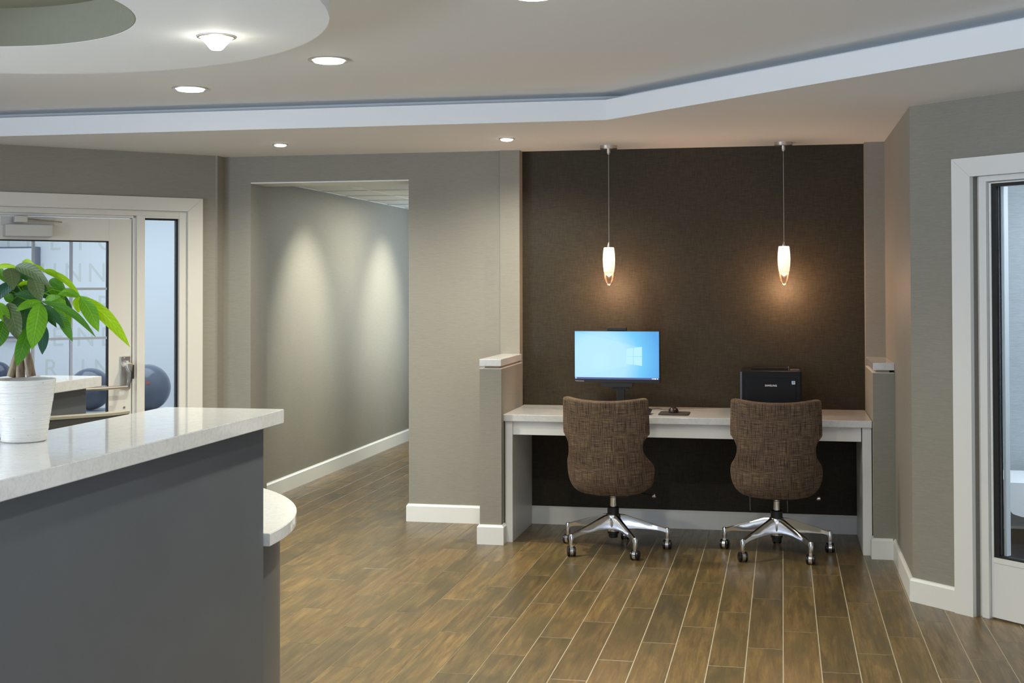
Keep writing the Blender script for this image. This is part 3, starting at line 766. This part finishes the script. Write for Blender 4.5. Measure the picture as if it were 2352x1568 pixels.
# ================================================================== PENDANT LIGHTS
M['shade'] = None
def shademat():
    m, nt, b = mat('frosted_shade'); n = N(nt)
    z = n.n('ShaderNodeSeparateXYZ'); n.l(n.coord('Generated'), z.inputs[0])
    c = n.ramp(z.outputs[2], [(0, (1, .62, .40)), (.35, (1, .80, .62)), (.75, (1, .93, .80)), (1, (1, .93, .80))])
    mott = n.ramp(n.noise(n.coord(), 60, 4), [(.35, (.86, .84, .82)), (.65, (1, 1, 1))])
    n.l(n.mix(1, c, mott, 'MULTIPLY'), b.inputs['Emission Color']); b.inputs['Emission Strength'].default_value = 1.12
    b.inputs['Base Color'].default_value = (.5, .45, .40, 1); b.inputs['Roughness'].default_value = .3
    return m
M['shade'] = shademat()
def pendant(x, y, label):
    t = empty('pendant_light', (x, y, ZC)); tag(t, label, 'pendant light', 'pendant lights over the desk')
    MB().lathe([(0, -.024), (.050, -.023), (.055, -.018), (.055, 0), (0, 0)], 32).build('canopy', 'nickel', t, True)
    MB().lathe([(.008, -.055), (.008, -.05), (.012, -.048), (.012, -.024), (.008, -.022)], 14).build('stem', 'nickel', t, True)
    MB().lathe([(.0014, -.62), (.0014, -.05)], 6).build('cable', 'nickel', t, True)
    z0 = ZC
    MB().lathe([(.002, 1.832 - z0), (.006, 1.825 - z0), (.013, 1.806 - z0), (.014, 1.798 - z0), (0, 1.797 - z0)], 16).build('socket_cap', 'nickel', t, True)
    sh = MB().lathe([(0, 1.797 - z0), (.030, 1.797 - z0), (.033, 1.793 - z0), (.0375, 1.755 - z0), (.039, 1.72 - z0), (.0375, 1.68 - z0), (.033, 1.645 - z0), (.028, 1.628 - z0), (.020, 1.624 - z0), (.004, 1.612 - z0), (0, 1.612 - z0)], 28).build('shade', M['shade'], t, True, 60)
    MB().lathe([(.0335, 1.650 - z0), (.0295, 1.620 - z0), (.025, 1.596 - z0), (.019, 1.572 - z0), (.011, 1.559 - z0), (0, 1.556 - z0)], 28, cap=False).build('glass_tip', 'tipglass', sh, True, 80)
    rim = [(.0290 * math.cos(a) if False else 0, 0, 0) for a in (0,)]
    MB().lathe([(0, .002), (.002, .002), (.002, -.001), (0, -.001)], 8).xf(Matrix.Translation((-.008, -.035, 1.782 - z0)) @ Matrix.Rotation(PI / 2, 4, 'X')).build('set_screw', 'black', sh)
    for a in (0,):
        pts = []
        for k in range(17):
            ang = PI * k / 16
            pts.append((-.030 * math.cos(ang) * (1 - .25 * math.sin(ang)), -.002, 1.632 - z0 - .073 * math.sin(ang) ** .8))
        MB().tube(pts, .0017, 6).build('glass_rim', plain('amber_rim', (.75, .5, .33), .2), sh, True)
    l = bpy.data.lights.new('pendant_bulb', 'POINT'); l.energy = 8; l.color = (1, .57, .32); l.shadow_soft_size = .022
    g = bpy.data.objects.new('pendant_bulb', l); COL.objects.link(g); g.location = (0, 0, 1.533 - ZC); g.parent = t
    return t
pendant(-1.073, 8.305, 'slim glass pendant lamp hanging above the computer monitor')
pendant(.011, 8.345, 'slim glass pendant lamp hanging above the black printer')

# ================================================================== MONITOR
def monitor():
    p = Vector((-1.024, 8.30, .775)); t = empty('computer_monitor', p, math.radians(-1.5)); tag(t, 'black desktop monitor showing a light blue screen', 'monitor')
    z = lambda v: v - .775
    MB().box(-.272, .272, -.010, .028, z(.943), z(1.272), .004).build('housing', 'black', t)
    m, nt, b = mat('screen_picture'); n = N(nt)
    s = n.n('ShaderNodeSeparateXYZ'); n.l(n.coord('Generated'), s.inputs[0])
    dx = n.math('SUBTRACT', s.outputs[0], .30); dy = n.math('MULTIPLY', n.math('SUBTRACT', s.outputs[2], .35), .55)
    d = n.math('SQRT', n.math('ADD', n.math('MULTIPLY', dx, dx), n.math('MULTIPLY', dy, dy)))
    c = n.ramp(d, [(0, srgb(182, 232, 252)), (.32, srgb(172, 226, 250)), (.50, srgb(110, 200, 246)), (.72, srgb(84, 164, 232))])
    # light beam spreading to the left from the bright window mark
    bx = n.math('SUBTRACT', .80, s.outputs[0]); by = n.math('ABSOLUTE', n.math('SUBTRACT', s.outputs[2], .49))
    beam = n.math('LESS_THAN', by, n.math('ADD', .16, n.math('MULTIPLY', bx, .42)))
    beam = n.math('MULTIPLY', beam, n.math('GREATER_THAN', bx, 0))
    c = n.mix(n.math('MULTIPLY', beam, .22), c, srgb(200, 240, 255))
    b.inputs['Base Color'].default_value = (.01, .01, .01, 1); b.inputs['Roughness'].default_value = .3
    n.l(c, b.inputs['Emission Color']); b.inputs['Emission Strength'].default_value = .95
    scr = MB().box(-.267, .267, -.0115, -.010, z(.976), z(1.267)).build('screen', m, t)
    W_ = .534; H_ = .291
    def sp(u, v): return (-.267 + W_ * u, z(.976) + H_ * v)
    pane = emit('logo_glow', srgb(188, 238, 254)[:3], .95, (0, 0, 0))
    for u0, u1, a in ((.617, .695, 0), (.703, .80, 1)):
        for v0, v1 in ((.305, .455), (.465, .625)):
            k0 = (u0 - .617) / .183; k1 = (u1 - .617) / .183
            f = lambda v, k: .46 + (v - .46) * (1 + .28 * k)
            b2 = MB(); quad_prism(b2, [sp(u0, f(v0, k0)), sp(u1, f(v0, k1)), sp(u1, f(v1, k1)), sp(u0, f(v1, k0))], -.0125, -.0112); b2.build('logo_pane', pane, scr)
    MB().box(-.267, .267, -.0122, -.0112, z(.966), z(.977)).build('taskbar', emit('taskbar_glow', srgb(92, 100, 160)[:3], .8, (0, 0, 0)), scr)
    ic = emit('taskbar_icon', (.9, .95, 1), 1, (0, 0, 0))
    for x0, x1 in ((-.263, -.257), (.222, .226), (.229, .234), (.237, .249), (.254, .260)): MB().box(x0, x1, -.0128, -.0118, z(.968), z(.975)).build('taskbar_icon', ic, scr)
    text('ThinkCentre', .011, Matrix.Translation((-.266, -.0102, z(.950))) @ Matrix.Rotation(PI / 2, 4, 'X'), plain('grey_print', (.5, .5, .52), .5), t, 'badge')
    MB().box(-.062, .062, -.012, .02, z(1.272), z(1.292), .003).build('camera_bar', 'black', t)
    b2 = MB(); quad_prism(b2, [(-.100, z(.936)), (-.085, z(.918)), (.097, z(.918)), (.100, z(.943)), (-.100, z(.943))], -.008, .03); b2.build('speaker_bar', 'black', t)
    MB().box(-.006, .043, .03, .06, z(.79), z(.96), .003).build('neck', 'black', t)
    MB().box(-.035, .07, .022, .05, z(.90), z(1.06), .003).build('mount', 'black', t)
    MB().box(-.11, .145, -.05, .17, 0, .014, .005).build('foot', 'black', t)
    return t
monitor()
# keyboard, mouse, mat
kb = empty('keyboard', (-1.0, 8.045, .7752)); tag(kb, 'black keyboard lying behind the left chair back', 'keyboard')
MB().box(-.215, .215, -.062, .062, .002, .014, .003).xf(Matrix.Rotation(math.radians(6), 4, 'X')).xf(Matrix.Translation((0, 0, .007))).build('case', 'black', kb)
km = bpy.data.meshes.new('key'); bb = MB(); bb.box(-.0075, .0075, -.0075, .0075, 0, .005, .0015); bb.bm.to_mesh(km); bb.bm.free(); km.materials.append(M['blackgloss'])
for r in range(5):
    for c in range(21):
        k = bpy.data.objects.new('key', km); COL.objects.link(k); k.parent = kb
        yy = -.044 + r * .021
        k.location = (-.198 + c * .0198, yy, .0205 + yy * math.tan(math.radians(6)))
        k.rotation_euler = (math.radians(6), 0, 0)
mp = empty('mouse_mat', (-.648, 8.085, .7752)); tag(mp, 'dark rounded mouse mat on the desk between the chairs', 'mouse mat')
pts = []
for cx0, cy0, a0 in ((.065, .08, 0), (-.065, .08, 90), (-.065, -.08, 180), (.065, -.08, 270)):
    for k in range(6):
        a = math.radians(a0 + 18 * k); pts.append((cx0 + .026 * math.cos(a), cy0 + .026 * math.sin(a)))
MB().prism(pts, 0, .006, .001).build('pad', plain('dark_mat_fabric', (.035, .026, .022), .8), mp)
ms = empty('computer_mouse', (-.655, 8.11, .7815)); tag(ms, 'dark wired computer mouse resting on the mat', 'mouse')
bb = MB(); bmesh.ops.create_uvsphere(bb.bm, u_segments=24, v_segments=16, radius=1)
for v in bb.bm.verts:
    zz = max(v.co.z, -.05); v.co = Vector((v.co.x * .031, v.co.y * .055, zz * .034 * (1 - .18 * v.co.y) + .002))
bb.build('shell', plain('mouse_plastic', (.03, .018, .018), .22), ms, True, 80)
MB().box(-.003, .003, .02, .034, .028, .034, .001).build('scroll_wheel', 'rubber', ms)
MB().tube([(0, .055, .008), (-.02, .085, .004), (-.055, .105, .003), (-.10, .115, .012), (-.16, .11, .005), (-.22, .10, -.003)], .0019, 6).build('cord', 'black', ms, True)

# ================================================================== PRINTER
t = empty('laser_printer', (-.070, 8.28, .775)); tag(t, 'black laser printer on the desk behind the right chair', 'printer')
zz = lambda v: v - .775
M['printer'] = plain('printer_black', (.006, .006, .007), .42, spec=.25)
MB().box(-.182, .182, -.18, .19, .0, zz(1.040), .012).build('body', M['printer'], t)
MB().box(-.148, .148, -.183, -.175, .07, zz(1.000), .003).build('front_door', M['printer'], t)
MB().box(-.150, .152, -.186, -.176, .012, .062, .003).build('paper_tray', M['printer'], t)
b = MB(); quad_prism(b, [(-.118, zz(1.039)), (.103, zz(1.039)), (.103, zz(1.053)), (-.113, zz(1.053))], -.10, .12); b.build('output_tray_wall', M['printer'], t)
MB().box(.103, .106, -.11, .10, zz(1.039), zz(1.054)).build('tray_edge', plain('grey_edge', (.2, .2, .22), .3), t)
MB().box(.112, .17, -.14, -.02, zz(1.040), zz(1.045), .002).build('control_panel', plain('panel_grey', (.09, .08, .085), .3), t)
MB().box(-.182, -.170, -.1825, -.17, .01, zz(1.035), .004).build('side_trim', plain('blue_grey_trim', (.10, .11, .16), .25), t)
text('SAMSUNG', .0155, Matrix.Translation((-.036, -.1835, zz(.948))) @ Matrix.Rotation(PI / 2, 4, 'X'), plain('white_print', (.8, .8, .8), .5), t, 'badge', bold=.0004)
st = MB().box(.122, .142, -.1845, -.183, zz(.962), zz(.982)).build('sticker', plain('white_sticker', (.8, .88, .92), .5), t)
MB().box(.1255, .1385, -.1852, -.1845, zz(.968), zz(.979)).build('sticker_print', plain('blue_print', (.05, .35, .70), .5), st)
MB().box(.1255, .1385, -.1856, -.1852, zz(.9725), zz(.9742)).build('sticker_line', plain('white_sticker2', (.8, .88, .92), .5), st)
# cords behind the right chair
for px, y0, y1, nm in ((1722, 1010, 1172, 'left'), (1808, 1010, 1176, 'right')):
    a = aty(px, y0, 8.53); c = aty(px + 1, y1, 8.53)
    o = MB().tube([(a.x, 8.532, .70), (a.x - .004, 8.532, .4), (c.x, 8.530, c.z)], .0022, 6).build('power_cord', plain('pale_cord', (.42, .40, .37), .5))
    tag(o, 'thin pale cord hanging on dark wall under the desk, %s of the two' % nm, 'cord', 'cords under the desk')

# ================================================================== CHAIRS
def make_chair():
    t = empty('office_chair')
    rows = [(.345, .12), (.350, .175), (.362, .212), (.385, .240), (.42, .258), (.46, .268), (.505, .268), (.535, .258), (.565, .238), (.595, .227), (.62, .2235), (.65, .226), (.675, .239), (.697, .2575), (.701, .2605), (.706, .2625), (.715, .2627), (.76, .2625), (.82, .2610), (.872, .2595), (.890, .2580)]
    NU = 16
    def backsurf(x, z, top):
        lean = -(z - .50) * .10
        wrap = (1.15 * x * x + 6.0 * abs(x) ** 4) * (1 + .8 * max(0, min(1, (.62 - z) / .12)))
        lower = max(0, .46 - z) ** 2 * 4.2
        return Vector((x, -.262 + lean + wrap + lower, z + (.022 * (x / .26) ** 2 if top else 0)))
    b = MB(); uvl = b.bm.loops.layers.uv.new('UVMap'); uvs = {}
    def grid(off, flip):
        g = []
        for i, (z, w) in enumerate(rows):
            line = []
            for k in range(NU + 1):
                x = w * (-1 + 2 * k / NU)
                top = max(0, (z - .70) / .19)
                p = backsurf(x, z, False); p.z += .020 * top * (x / .26) ** 2
                if off:
                    nrm = Vector((-(2.3 * x + 24 * x ** 3 * (1 if x > 0 else 1)), 1, .10)).normalized()
                    p = p + nrm * off
                v = b.bm.verts.new(p); uvs[v] = (x, z); line.append(v)
            g.append(line)
        for A, B in zip(g, g[1:]):
            for k in range(NU):
                q = (A[k], A[k + 1], B[k + 1], B[k]); b.bm.faces.new(q if not flip else q[::-1])
        return g
    g0 = grid(0, False); g1 = grid(.052, True)
    loop0 = g0[0] + [r[-1] for r in g0[1:]] + g0[-1][-2::-1] + [r[0] for r in g0[-2:0:-1]]
    loop1 = g1[0] + [r[-1] for r in g1[1:]] + g1[-1][-2::-1] + [r[0] for r in g1[-2:0:-1]]
    n = len(loop0)
    # rounded rim: an extra ring bulging outwards
    cen = Vector((0, 0, .62)); mid = []
    for a, c in zip(loop0, loop1):
        p = (a.co + c.co) / 2; d = Vector((p.x, 0, p.z - .62)).normalized() * .006
        v = b.bm.verts.new(p + d); uvs[v] = (uvs[a][0] * 1.02, uvs[a][1] + .02); mid.append(v)
    for i in range(n):
        j = (i + 1) % n
        b.bm.faces.new((loop0[j], loop0[i], mid[i], mid[j])); b.bm.faces.new((mid[j], mid[i], loop1[i], loop1[j]))
    for f in b.bm.faces:
        for l in f.loops: l[uvl].uv = uvs[l.vert]
    bmesh.ops.recalc_face_normals(b.bm, faces=b.bm.faces)
    o = b.build('backrest', 'tweed', t, True, 180)
    md = o.modifiers.new('smooth', 'SUBSURF'); md.levels = 1; md.render_levels = 2
    # piping along the back edge of the shell
    pts = [v for v in []]
    # seat cushion
    b = MB(); uvl = b.bm.loops.layers.uv.new('UVMap')
    prof = [(.0, .352), (.80, .352), (.94, .362), (1.0, .39), (1.0, .455), (.95, .485), (.82, .498), (0, .502)]
    seg = 40; rings = []
    for s_, z in prof:
        ring = []
        for i in range(seg):
            a = 2 * PI * i / seg
            cx, sx = math.cos(a), math.sin(a)
            x = .222 * math.copysign(abs(cx) ** .62, cx); y = .245 * math.copysign(abs(sx) ** .62, sx)
            if y < 0: x *= 1 - .10 * (abs(y) / .245) ** 2
            ring.append(b.bm.verts.new((x * s_, .035 + y * s_, z)))
        rings.append(ring)
    for A, B in zip(rings, rings[1:]):
        for i in range(seg): b.bm.faces.new((A[i], A[(i + 1) % seg], B[(i + 1) % seg], B[i]))
    bmesh.ops.remove_doubles(b.bm, verts=b.bm.verts, dist=1e-6)
    bmesh.ops.recalc_face_normals(b.bm, faces=b.bm.faces)
    for f in b.bm.faces:
        for l in f.loops:
            c = l.vert.co
            l[uvl].uv = (c.x + c.y * .3, c.z + c.y) if abs(f.normal.z) > .6 else ((c.x if abs(f.normal.y) > abs(f.normal.x) else c.y), c.z)
    b.build('seat', 'tweed', t, True, 60)
    # mechanism
    MB().box(-.09, .10, -.09, .12, .325, .352, .006).build('seat_plate', 'black', t)
    MB().lathe([(.018, .20), (.018, .335)], 20).build('gas_column', 'chrome', t, True)
    MB().lathe([(.0195, .306), (.0195, .309)], 20).build('column_groove', 'rubber', t, True)
    MB().lathe([(.028, .208), (.034, .209), (.034, .250), (.029, .254), (.018, .254)], 24).build('collar', 'black', t, True)
    hub = MB().lathe([(.036, .112), (.036, .13), (.046, .145), (.046, .200), (.040, .210), (.018, .211)], 28).build('base_hub', 'alu', t, True)
    MB().lathe([(.022, .072), (.026, .075), (.028, .095), (.034, .098), (.034, .128)], 24).build('column_cup', 'black', t, True)
    MB().tube([(.05, .03, .338), (.16, .03, .335), (.232, .03, .322)], .005, 8).build('lever', 'black', t, True)
    kn = MB().lathe([(.004, -.012), (.011, -.008), (.012, 0), (.011, .008), (.004, .012)], 10).xf(Matrix.Translation((.238, .03, .322)) @ Matrix.Rotation(PI / 2, 4, 'Y')).build('lever_knob', 'chrome', t, True)
    # five legs with casters
    rl = .332
    for i in range(5):
        a = math.radians(90 + 72 * i)
        mm = Matrix.Rotation(a, 4, 'Z')
        b = MB(); secs = [(.030, .168, .024, .042), (.07, .166, .019, .039), (.13, .156, .016, .029), (.20, .142, .014, .020), (.27, .127, .0125, .0135), (.312, .114, .0125, .012)]
        rings = []
        for x, z, wy, hz in secs:
            rings.append([b.bm.verts.new(p) for p in ((x, -wy, z - hz), (x, wy, z - hz), (x, wy * .9, z + hz * .55), (x, wy * .45, z + hz), (x, -wy * .45, z + hz), (x, -wy * .9, z + hz * .55))])
        for A, B in zip(rings, rings[1:]):
            for k in range(6): b.bm.faces.new((A[k], A[(k + 1) % 6], B[(k + 1) % 6], B[k]))
        b.bm.faces.new(rings[0]); b.bm.faces.new(rings[-1])
        bmesh.ops.recalc_face_normals(b.bm, faces=b.bm.faces)
        b.lathe([(.0125, .066), (.0135, .075), (.0145, .118), (.010, .127), (0, .128)], 14, (.318, 0, 0))
        b.xf(mm).build('leg', 'alu', t, True, 35)
        ca = empty('caster', mm @ Vector((.318, 0, 0))); ca.parent = t
        ca.rotation_euler = (0, 0, math.radians((8, -14, 20, -10, 4)[i]))
        b = MB(); b.tube([(-.009, 0, .03), (-.009 + .018, 0, .03)], .0275, 18); b.box(-.008, .008, -.008, .008, .05, .07)
        b.build('caster_hood', 'chrome', ca, True, 40)
        for sx in (-1, 1):
            b = MB(); b.tube([(sx * .010, 0, .0285), (sx * .014, 0, .0285), (sx * .022, 0, .0285), (sx * .0255, 0, .0285)], [.026, .0285, .0275, .020], 20)
            b.build('wheel', 'blackgloss', ca, True, 40)
    return t
ch = make_chair()
ch.location = (-.985, 7.78, 0); ch.rotation_euler = (0, 0, math.radians(-6))
tag(ch, 'brown tweed swivel chair in front of the computer monitor, turned slightly right', 'chair', 'tweed swivel chairs at the desk')
c2 = copy_tree(ch); c2.location = (-.04, 7.83, 0); c2.rotation_euler = (0, 0, math.radians(0))
tag(c2, 'brown tweed swivel chair in front of the black printer, square to desk', 'chair', 'tweed swivel chairs at the desk')

# ================================================================== RECEPTION
ZK = 1.155
def tall_counter(label, ye, x_right, ynear):
    t = empty('reception_counter', (x_right - .21, (ye + ynear) / 2, 0)); tag(t, label, 'counter', 'reception counters')
    ox, oy = x_right - .21, (ye + ynear) / 2
    pts = []
    rr = .009
    x0, x1, y0, y1 = x_right - .424 - ox, x_right - ox, ynear - oy, ye - oy
    for cx0, cy0, a0 in ((x1 - rr, y1 - rr, 0), (x0 + rr, y1 - rr, 90), (x0 + rr, y0 + rr, 180), (x1 - rr, y0 + rr, 270)):
        for k in range(5): a = math.radians(a0 + 22.5 * k); pts.append((cx0 + rr * math.cos(a), cy0 + rr * math.sin(a)))
    MB().prism(pts, ZK - .046, ZK, .002).build('countertop', 'quartz', t, True, 30)
    MB().box(x1 - .058 - .30, x1 - .058, y0 + .04, y1 - .038, 0, ZK - .046, .002).build('body', 'panel', t)
    return t
tall_counter('tall charcoal reception counter with white quartz top in the left foreground', 4.108, -1.603, 1.7)
tall_counter('farther charcoal counter with white quartz top, half hidden behind the potted plant', 5.47, -3.004, 3.6)
# low rounded desk end behind the tall counter
t = empty('low_reception_desk', (-2.2, 4.5, 0)); tag(t, 'low rounded white desk end behind the tall reception counter', 'desk')
def nose(r):
    cx0, cy0 = -2.849, 4.107; pts = []
    for k in range(22):
        a = math.radians(0 + 2.62 * k * 1.0); pts.append((cx0 + r * math.cos(a) + 2.2, cy0 + r * math.sin(a) - 4.5))
    pts += [(-2.60 + 2.2, cy0 + r * math.sin(math.radians(55)) + .02 - 4.5), (-2.60 + 2.2, 4.085 - 4.5), (pts[0][0], 4.085 - 4.5)]
    return pts
MB().prism(nose(1.204), .708, .75, .002).build('desktop', 'quartz', t, True, 30)
MB().prism([(x, y) for x, y in nose(1.145)], 0, .708).build('body', 'panel', t, True, 30)
# curved partition at the back of the pod
t = empty('pod_partition', (-2.7, 4.8, 0)); tag(t, 'curved charcoal partition with pale beige cap behind the reception counter', 'partition')
def arc(px, py): 
    v = ray(px, py); return v
line = []
for px, py in ((-60, 972), (20, 966.5), (115, 959.5), (160, 956.5), (200, 953.7), (240, 950.8), (270, 948), (296, 944.5)):
    v = ray(px, py); k = (1.045 - EYE.z) / v.z; line.append(EYE + v * k)
def strip(off0, off1, z0, z1):
    b = MB(); rings = []
    for i, p in enumerate(line):
        d = (line[min(i + 1, len(line) - 1)] - line[max(i - 1, 0)]); d.z = 0; d.normalize(); nn = Vector((d.y, -d.x, 0))
        rings.append([b.bm.verts.new((p.x + 2.7 + nn.x * o_, p.y - 4.8 + nn.y * o_, z)) for o_, z in ((off0, z0), (off1, z0), (off1, z1), (off0, z1))])
    for A, B in zip(rings, rings[1:]):
        for k in range(4): b.bm.faces.new((A[k], A[(k + 1) % 4], B[(k + 1) % 4], B[k]))
    b.bm.faces.new(rings[0]); b.bm.faces.new(rings[-1][::-1]); bmesh.ops.recalc_face_normals(b.bm, faces=b.bm.faces); return b
strip(.0, -.05, .0, 1.037).build('panel', plain('dark_laminate', (.05, .045, .035), .4), t, True, 40)
strip(.006, -.056, 1.037, 1.047).build('cap', 'beige', t, True, 40)

# ================================================================== POTTED PLANT
PY = 3.141
pb = Vector((-1.948, 3.141, ZK))
def potmat():
    m, nt, b = mat('white_ridged_ceramic'); n = N(nt); p = n.coord()
    h = n.noise(n.map(p, (10, 10, 240)), 1, 3, .65)
    pit = n.ramp(n.noise(n.map(p, (40, 40, 150)), 1.4, 2), [(.70, (1, 1, 1)), (.74, (.5, .45, .38))])
    n.l(n.mix(1, (.74, .735, .70, 1), pit, 'MULTIPLY'), b.inputs['Base Color']); b.inputs['Roughness'].default_value = .22
    n.bump(h, b, .9, .004); return m
t = empty('potted_plant', pb); tag(t, 'braided money tree with glossy palmate leaves in white ridged pot', 'plant')
prof = [(0, 0), (.053, 0), (.057, .003), (.063, .05), (.0725, .11), (.0795, .157), (.0795, .162), (.0755, .162), (.073, .145), (0, .145)]
rp = []
for (r0, z0), (r1, z1) in zip(prof[2:5], prof[3:6]):
    nn = max(2, int((z1 - z0) / .0035))
    for i in range(nn):
        q = i / nn; rp.append((r0 + (r1 - r0) * q + random.uniform(-.0006, .0006), z0 + (z1 - z0) * q))
MB().lathe(prof[:2] + rp + prof[5:], 48).build('pot', potmat(), t, True, 40)
MB().lathe([(.074, .146), (.05, .151), (0, .154)], 24, cap=False).build('soil', plain('soil', (.018, .012, .008), .95), t, True)
bark = None
m_, nt_, b_ = mat('bark'); n_b = N(nt_); q_ = n_b.coord()
n_b.l(n_b.ramp(n_b.noise(n_b.map(q_, (60, 60, 14)), 1, 4), [(.35, (.10, .055, .03)), (.55, (.23, .17, .09)), (.75, (.20, .22, .09))]), b_.inputs['Base Color']); b_.inputs['Roughness'].default_value = .55
for pts in ([(26, 864), (36, 830), (48, 790), (58, 745), (62, 690)], [(47, 866), (47, 835), (52, 800), (60, 750), (66, 690)], [(72, 864), (66, 832), (60, 805), (62, 760), (70, 690)]):
    w3 = [aty(px, py, PY + dy) - pb for (px, py), dy in zip(pts, (-.01, -.01, -.005, .0, 0))]
    MB().tube(w3, [.0120, .0112, .0095, .007, .0045], 10).build('trunk', m_, t, True, 80)
random.seed(4)
def leaf_obj(b0, t0, wpx, mat_, dyb=0., dyt=0., bend=.12, fold=.25, roll=0.):
    B = aty(b0[0], b0[1], PY + dyb); T = aty(t0[0], t0[1], PY + dyt)
    wid = wpx * PY / F_PX * 1.02
    ax = T - B; L_ = ax.length; axn = ax.normalized()
    view = (EYE - (B + T) / 2).normalized()
    nrm = (view - axn * view.dot(axn)).normalized()
    nrm = (Matrix.Rotation(math.radians(roll), 3, axn) @ nrm)
    side = axn.cross(nrm).normalized()
    upb = Vector((0, 0, 1)); upb = (upb - axn * upb.dot(axn))
    NL, NW = 10, 4
    b = MB(); uvl = b.bm.loops.layers.uv.new('UVMap'); g = []; uvs = {}
    for i in range(NL + 1):
        s = i / NL
        hw_ = wid / 2 * (max(0, math.sin(PI * min(1, s ** .85 * .97 + .03))) ** .75) * (1 if s < .8 else (1 - (s - .8) * 1.6)) + .0004
        c = B + ax * s + upb * (L_ * bend * math.sin(PI * s)) + nrm * (L_ * .06 * math.sin(PI * s))
        row = []
        for k in range(NW + 1):
            u = -1 + 2 * k / NW
            wav = .10 * math.sin(s * 9 + k) * abs(u)
            v = b.bm.verts.new(c + side * (u * hw_) + nrm * (abs(u) * hw_ * (fold + wav))); uvs[v] = (.5 + u / 2, s); row.append(v)
        g.append(row)
    for A, C in zip(g, g[1:]):
        for k in range(NW):
            f = b.bm.faces.new((A[k], A[k + 1], C[k + 1], C[k]))
            for l in f.loops: l[uvl].uv = uvs[l.vert]
    b.xf(Matrix.Translation(-pb))
    o = b.build('leaf', M['leaf_' + mat_], t, True, 180)
    return o
LV = [  # base, tip, width, colour, depth of base, depth of tip
 ((92, 696), (73, 802), 47, 'bright', -.07, -.10), ((68, 750), (37, 842), 36, 'mid', -.06, -.09), ((100, 745), (97, 814), 26, 'teal', -.04, -.05),
 ((97, 692), (220, 774), 18, 'mid', -.06, -.05), ((95, 692), (36, 714), 20, 'bright', -.06, -.08), ((104, 690), (140, 680), 15, 'bright', -.03, -.04), ((100, 700), (147, 754), 20, 'dark', -.04, -.03),
 ((74, 632), (96, 693), 38, 'olive', -.07, -.09), ((36, 612), (119, 660), 30, 'olive', -.05, -.08), ((22, 616), (31, 666), 40, 'olive', -.05, -.09), ((46, 622), (72, 645), 28, 'dark', -.03, -.05),
 ((80, 616), (51, 600), 22, 'lime', -.02, 0), ((66, 613), (103, 620), 14, 'lime', -.01, .0), ((98, 622), (141, 638), 12, 'lime', -.01, .0), ((40, 614), (-14, 620), 12, 'lime', -.02, .0),
 ((184, 681), (299, 797), 32, 'lime', 0, .01), ((186, 682), (227, 762), 36, 'bright', -.01, -.02), ((183, 680), (180, 718), 28, 'lime', .0, -.01), ((182, 680), (132, 676), 20, 'bright', -.01, -.02),
 ((102, 623), (185, 681), 16, 'lime', .0, .0), ((114, 643), (152, 668), 24, 'mid', .01, .0), ((126, 682), (163, 752), 34, 'bright', .01, .0), ((150, 680), (169, 730), 9, 'dark', .0, .0), ((135, 718), (167, 784), 24, 'mid', -.01, -.02),
 ((20, 696), (45, 784), 42, 'olive', -.05, -.08), ((-10, 696), (20, 747), 30, 'bright', -.06, -.08), ((12, 735), (-8, 802), 38, 'mid', -.03, -.05), ((36, 648), (-12, 692), 28, 'teal', -.02, -.02), ((95, 690), (33, 676), 22, 'dark', -.03, -.05), ((70, 648), (38, 668), 24, 'lime', .02, .01),
 ((60, 690), (52, 760), 36, 'dark', .0, -.02), ((55, 650), (92, 690), 30, 'dark', .02, .0), ((60, 690), (18, 722), 34, 'dark', .0, -.02), ((70, 690), (110, 742), 34, 'dark', .02, .02), ((62, 660), (20, 690), 30, 'dark', .02, .0), ((70, 668), (126, 690), 26, 'dark', .02, .02), ((30, 690), (8, 680), 22, 'mid', -.03, -.04), ((60, 720), (48, 786), 30, 'teal', .02, .0), ((118, 640), (150, 690), 28, 'mid', .03, .03),
 ((66, 700), (84, 770), 30, 'dark', .03, .02), ((40, 690), (24, 760), 34, 'dark', .02, .01), ((80, 650), (128, 700), 30, 'dark', .04, .03), ((50, 640), (20, 676), 30, 'dark', .04, .03), ((84, 700), (130, 752), 26, 'dark', .03, .02), ((60, 630), (90, 668), 30, 'mid', .05, .04), ((108, 650), (146, 700), 24, 'bright', .02, .02), ((44, 700), (58, 770), 26, 'mid', .01, .0), ((20, 650), (48, 690), 26, 'dark', .03, .02),
 ((-20, 660), (-70, 720), 34, 'mid', -.02, -.02), ((-20, 660), (-60, 690), 28, 'bright', .0, .02), ((-15, 690), (-40, 770), 36, 'dark', -.02, -.03), ((0, 640), (-60, 640), 24, 'lime', .02, .04), ((60, 650), (70, 600), 18, 'mid', .05, .08), ((20, 650), (-30, 610), 24, 'mid', .05, .09)]
for i, (a, c, w, k, d0, d1_) in enumerate(LV):
    leaf_obj(a, c, w, k, d0, d1_, bend=.05 if abs(c[0] - a[0]) < 40 else .11, roll=random.uniform(-14, 14))
for pts in ([(68, 690), (66, 650), (70, 615)], [(66, 690), (82, 684), (95, 692)], [(70, 690), (120, 664), (184, 681)], [(64, 690), (40, 680), (20, 696)], [(64, 690), (30, 640), (22, 616)], [(68, 690), (95, 670), (126, 682)], [(66, 690), (20, 664), (-18, 660)]):
    w3 = [aty(px, py, PY + dy) - pb for (px, py), dy in zip(pts, (0, -.01, -.03))]
    MB().tube(w3, .0016, 6).build('leaf_stalk', M['leaf_bright'], t, True)
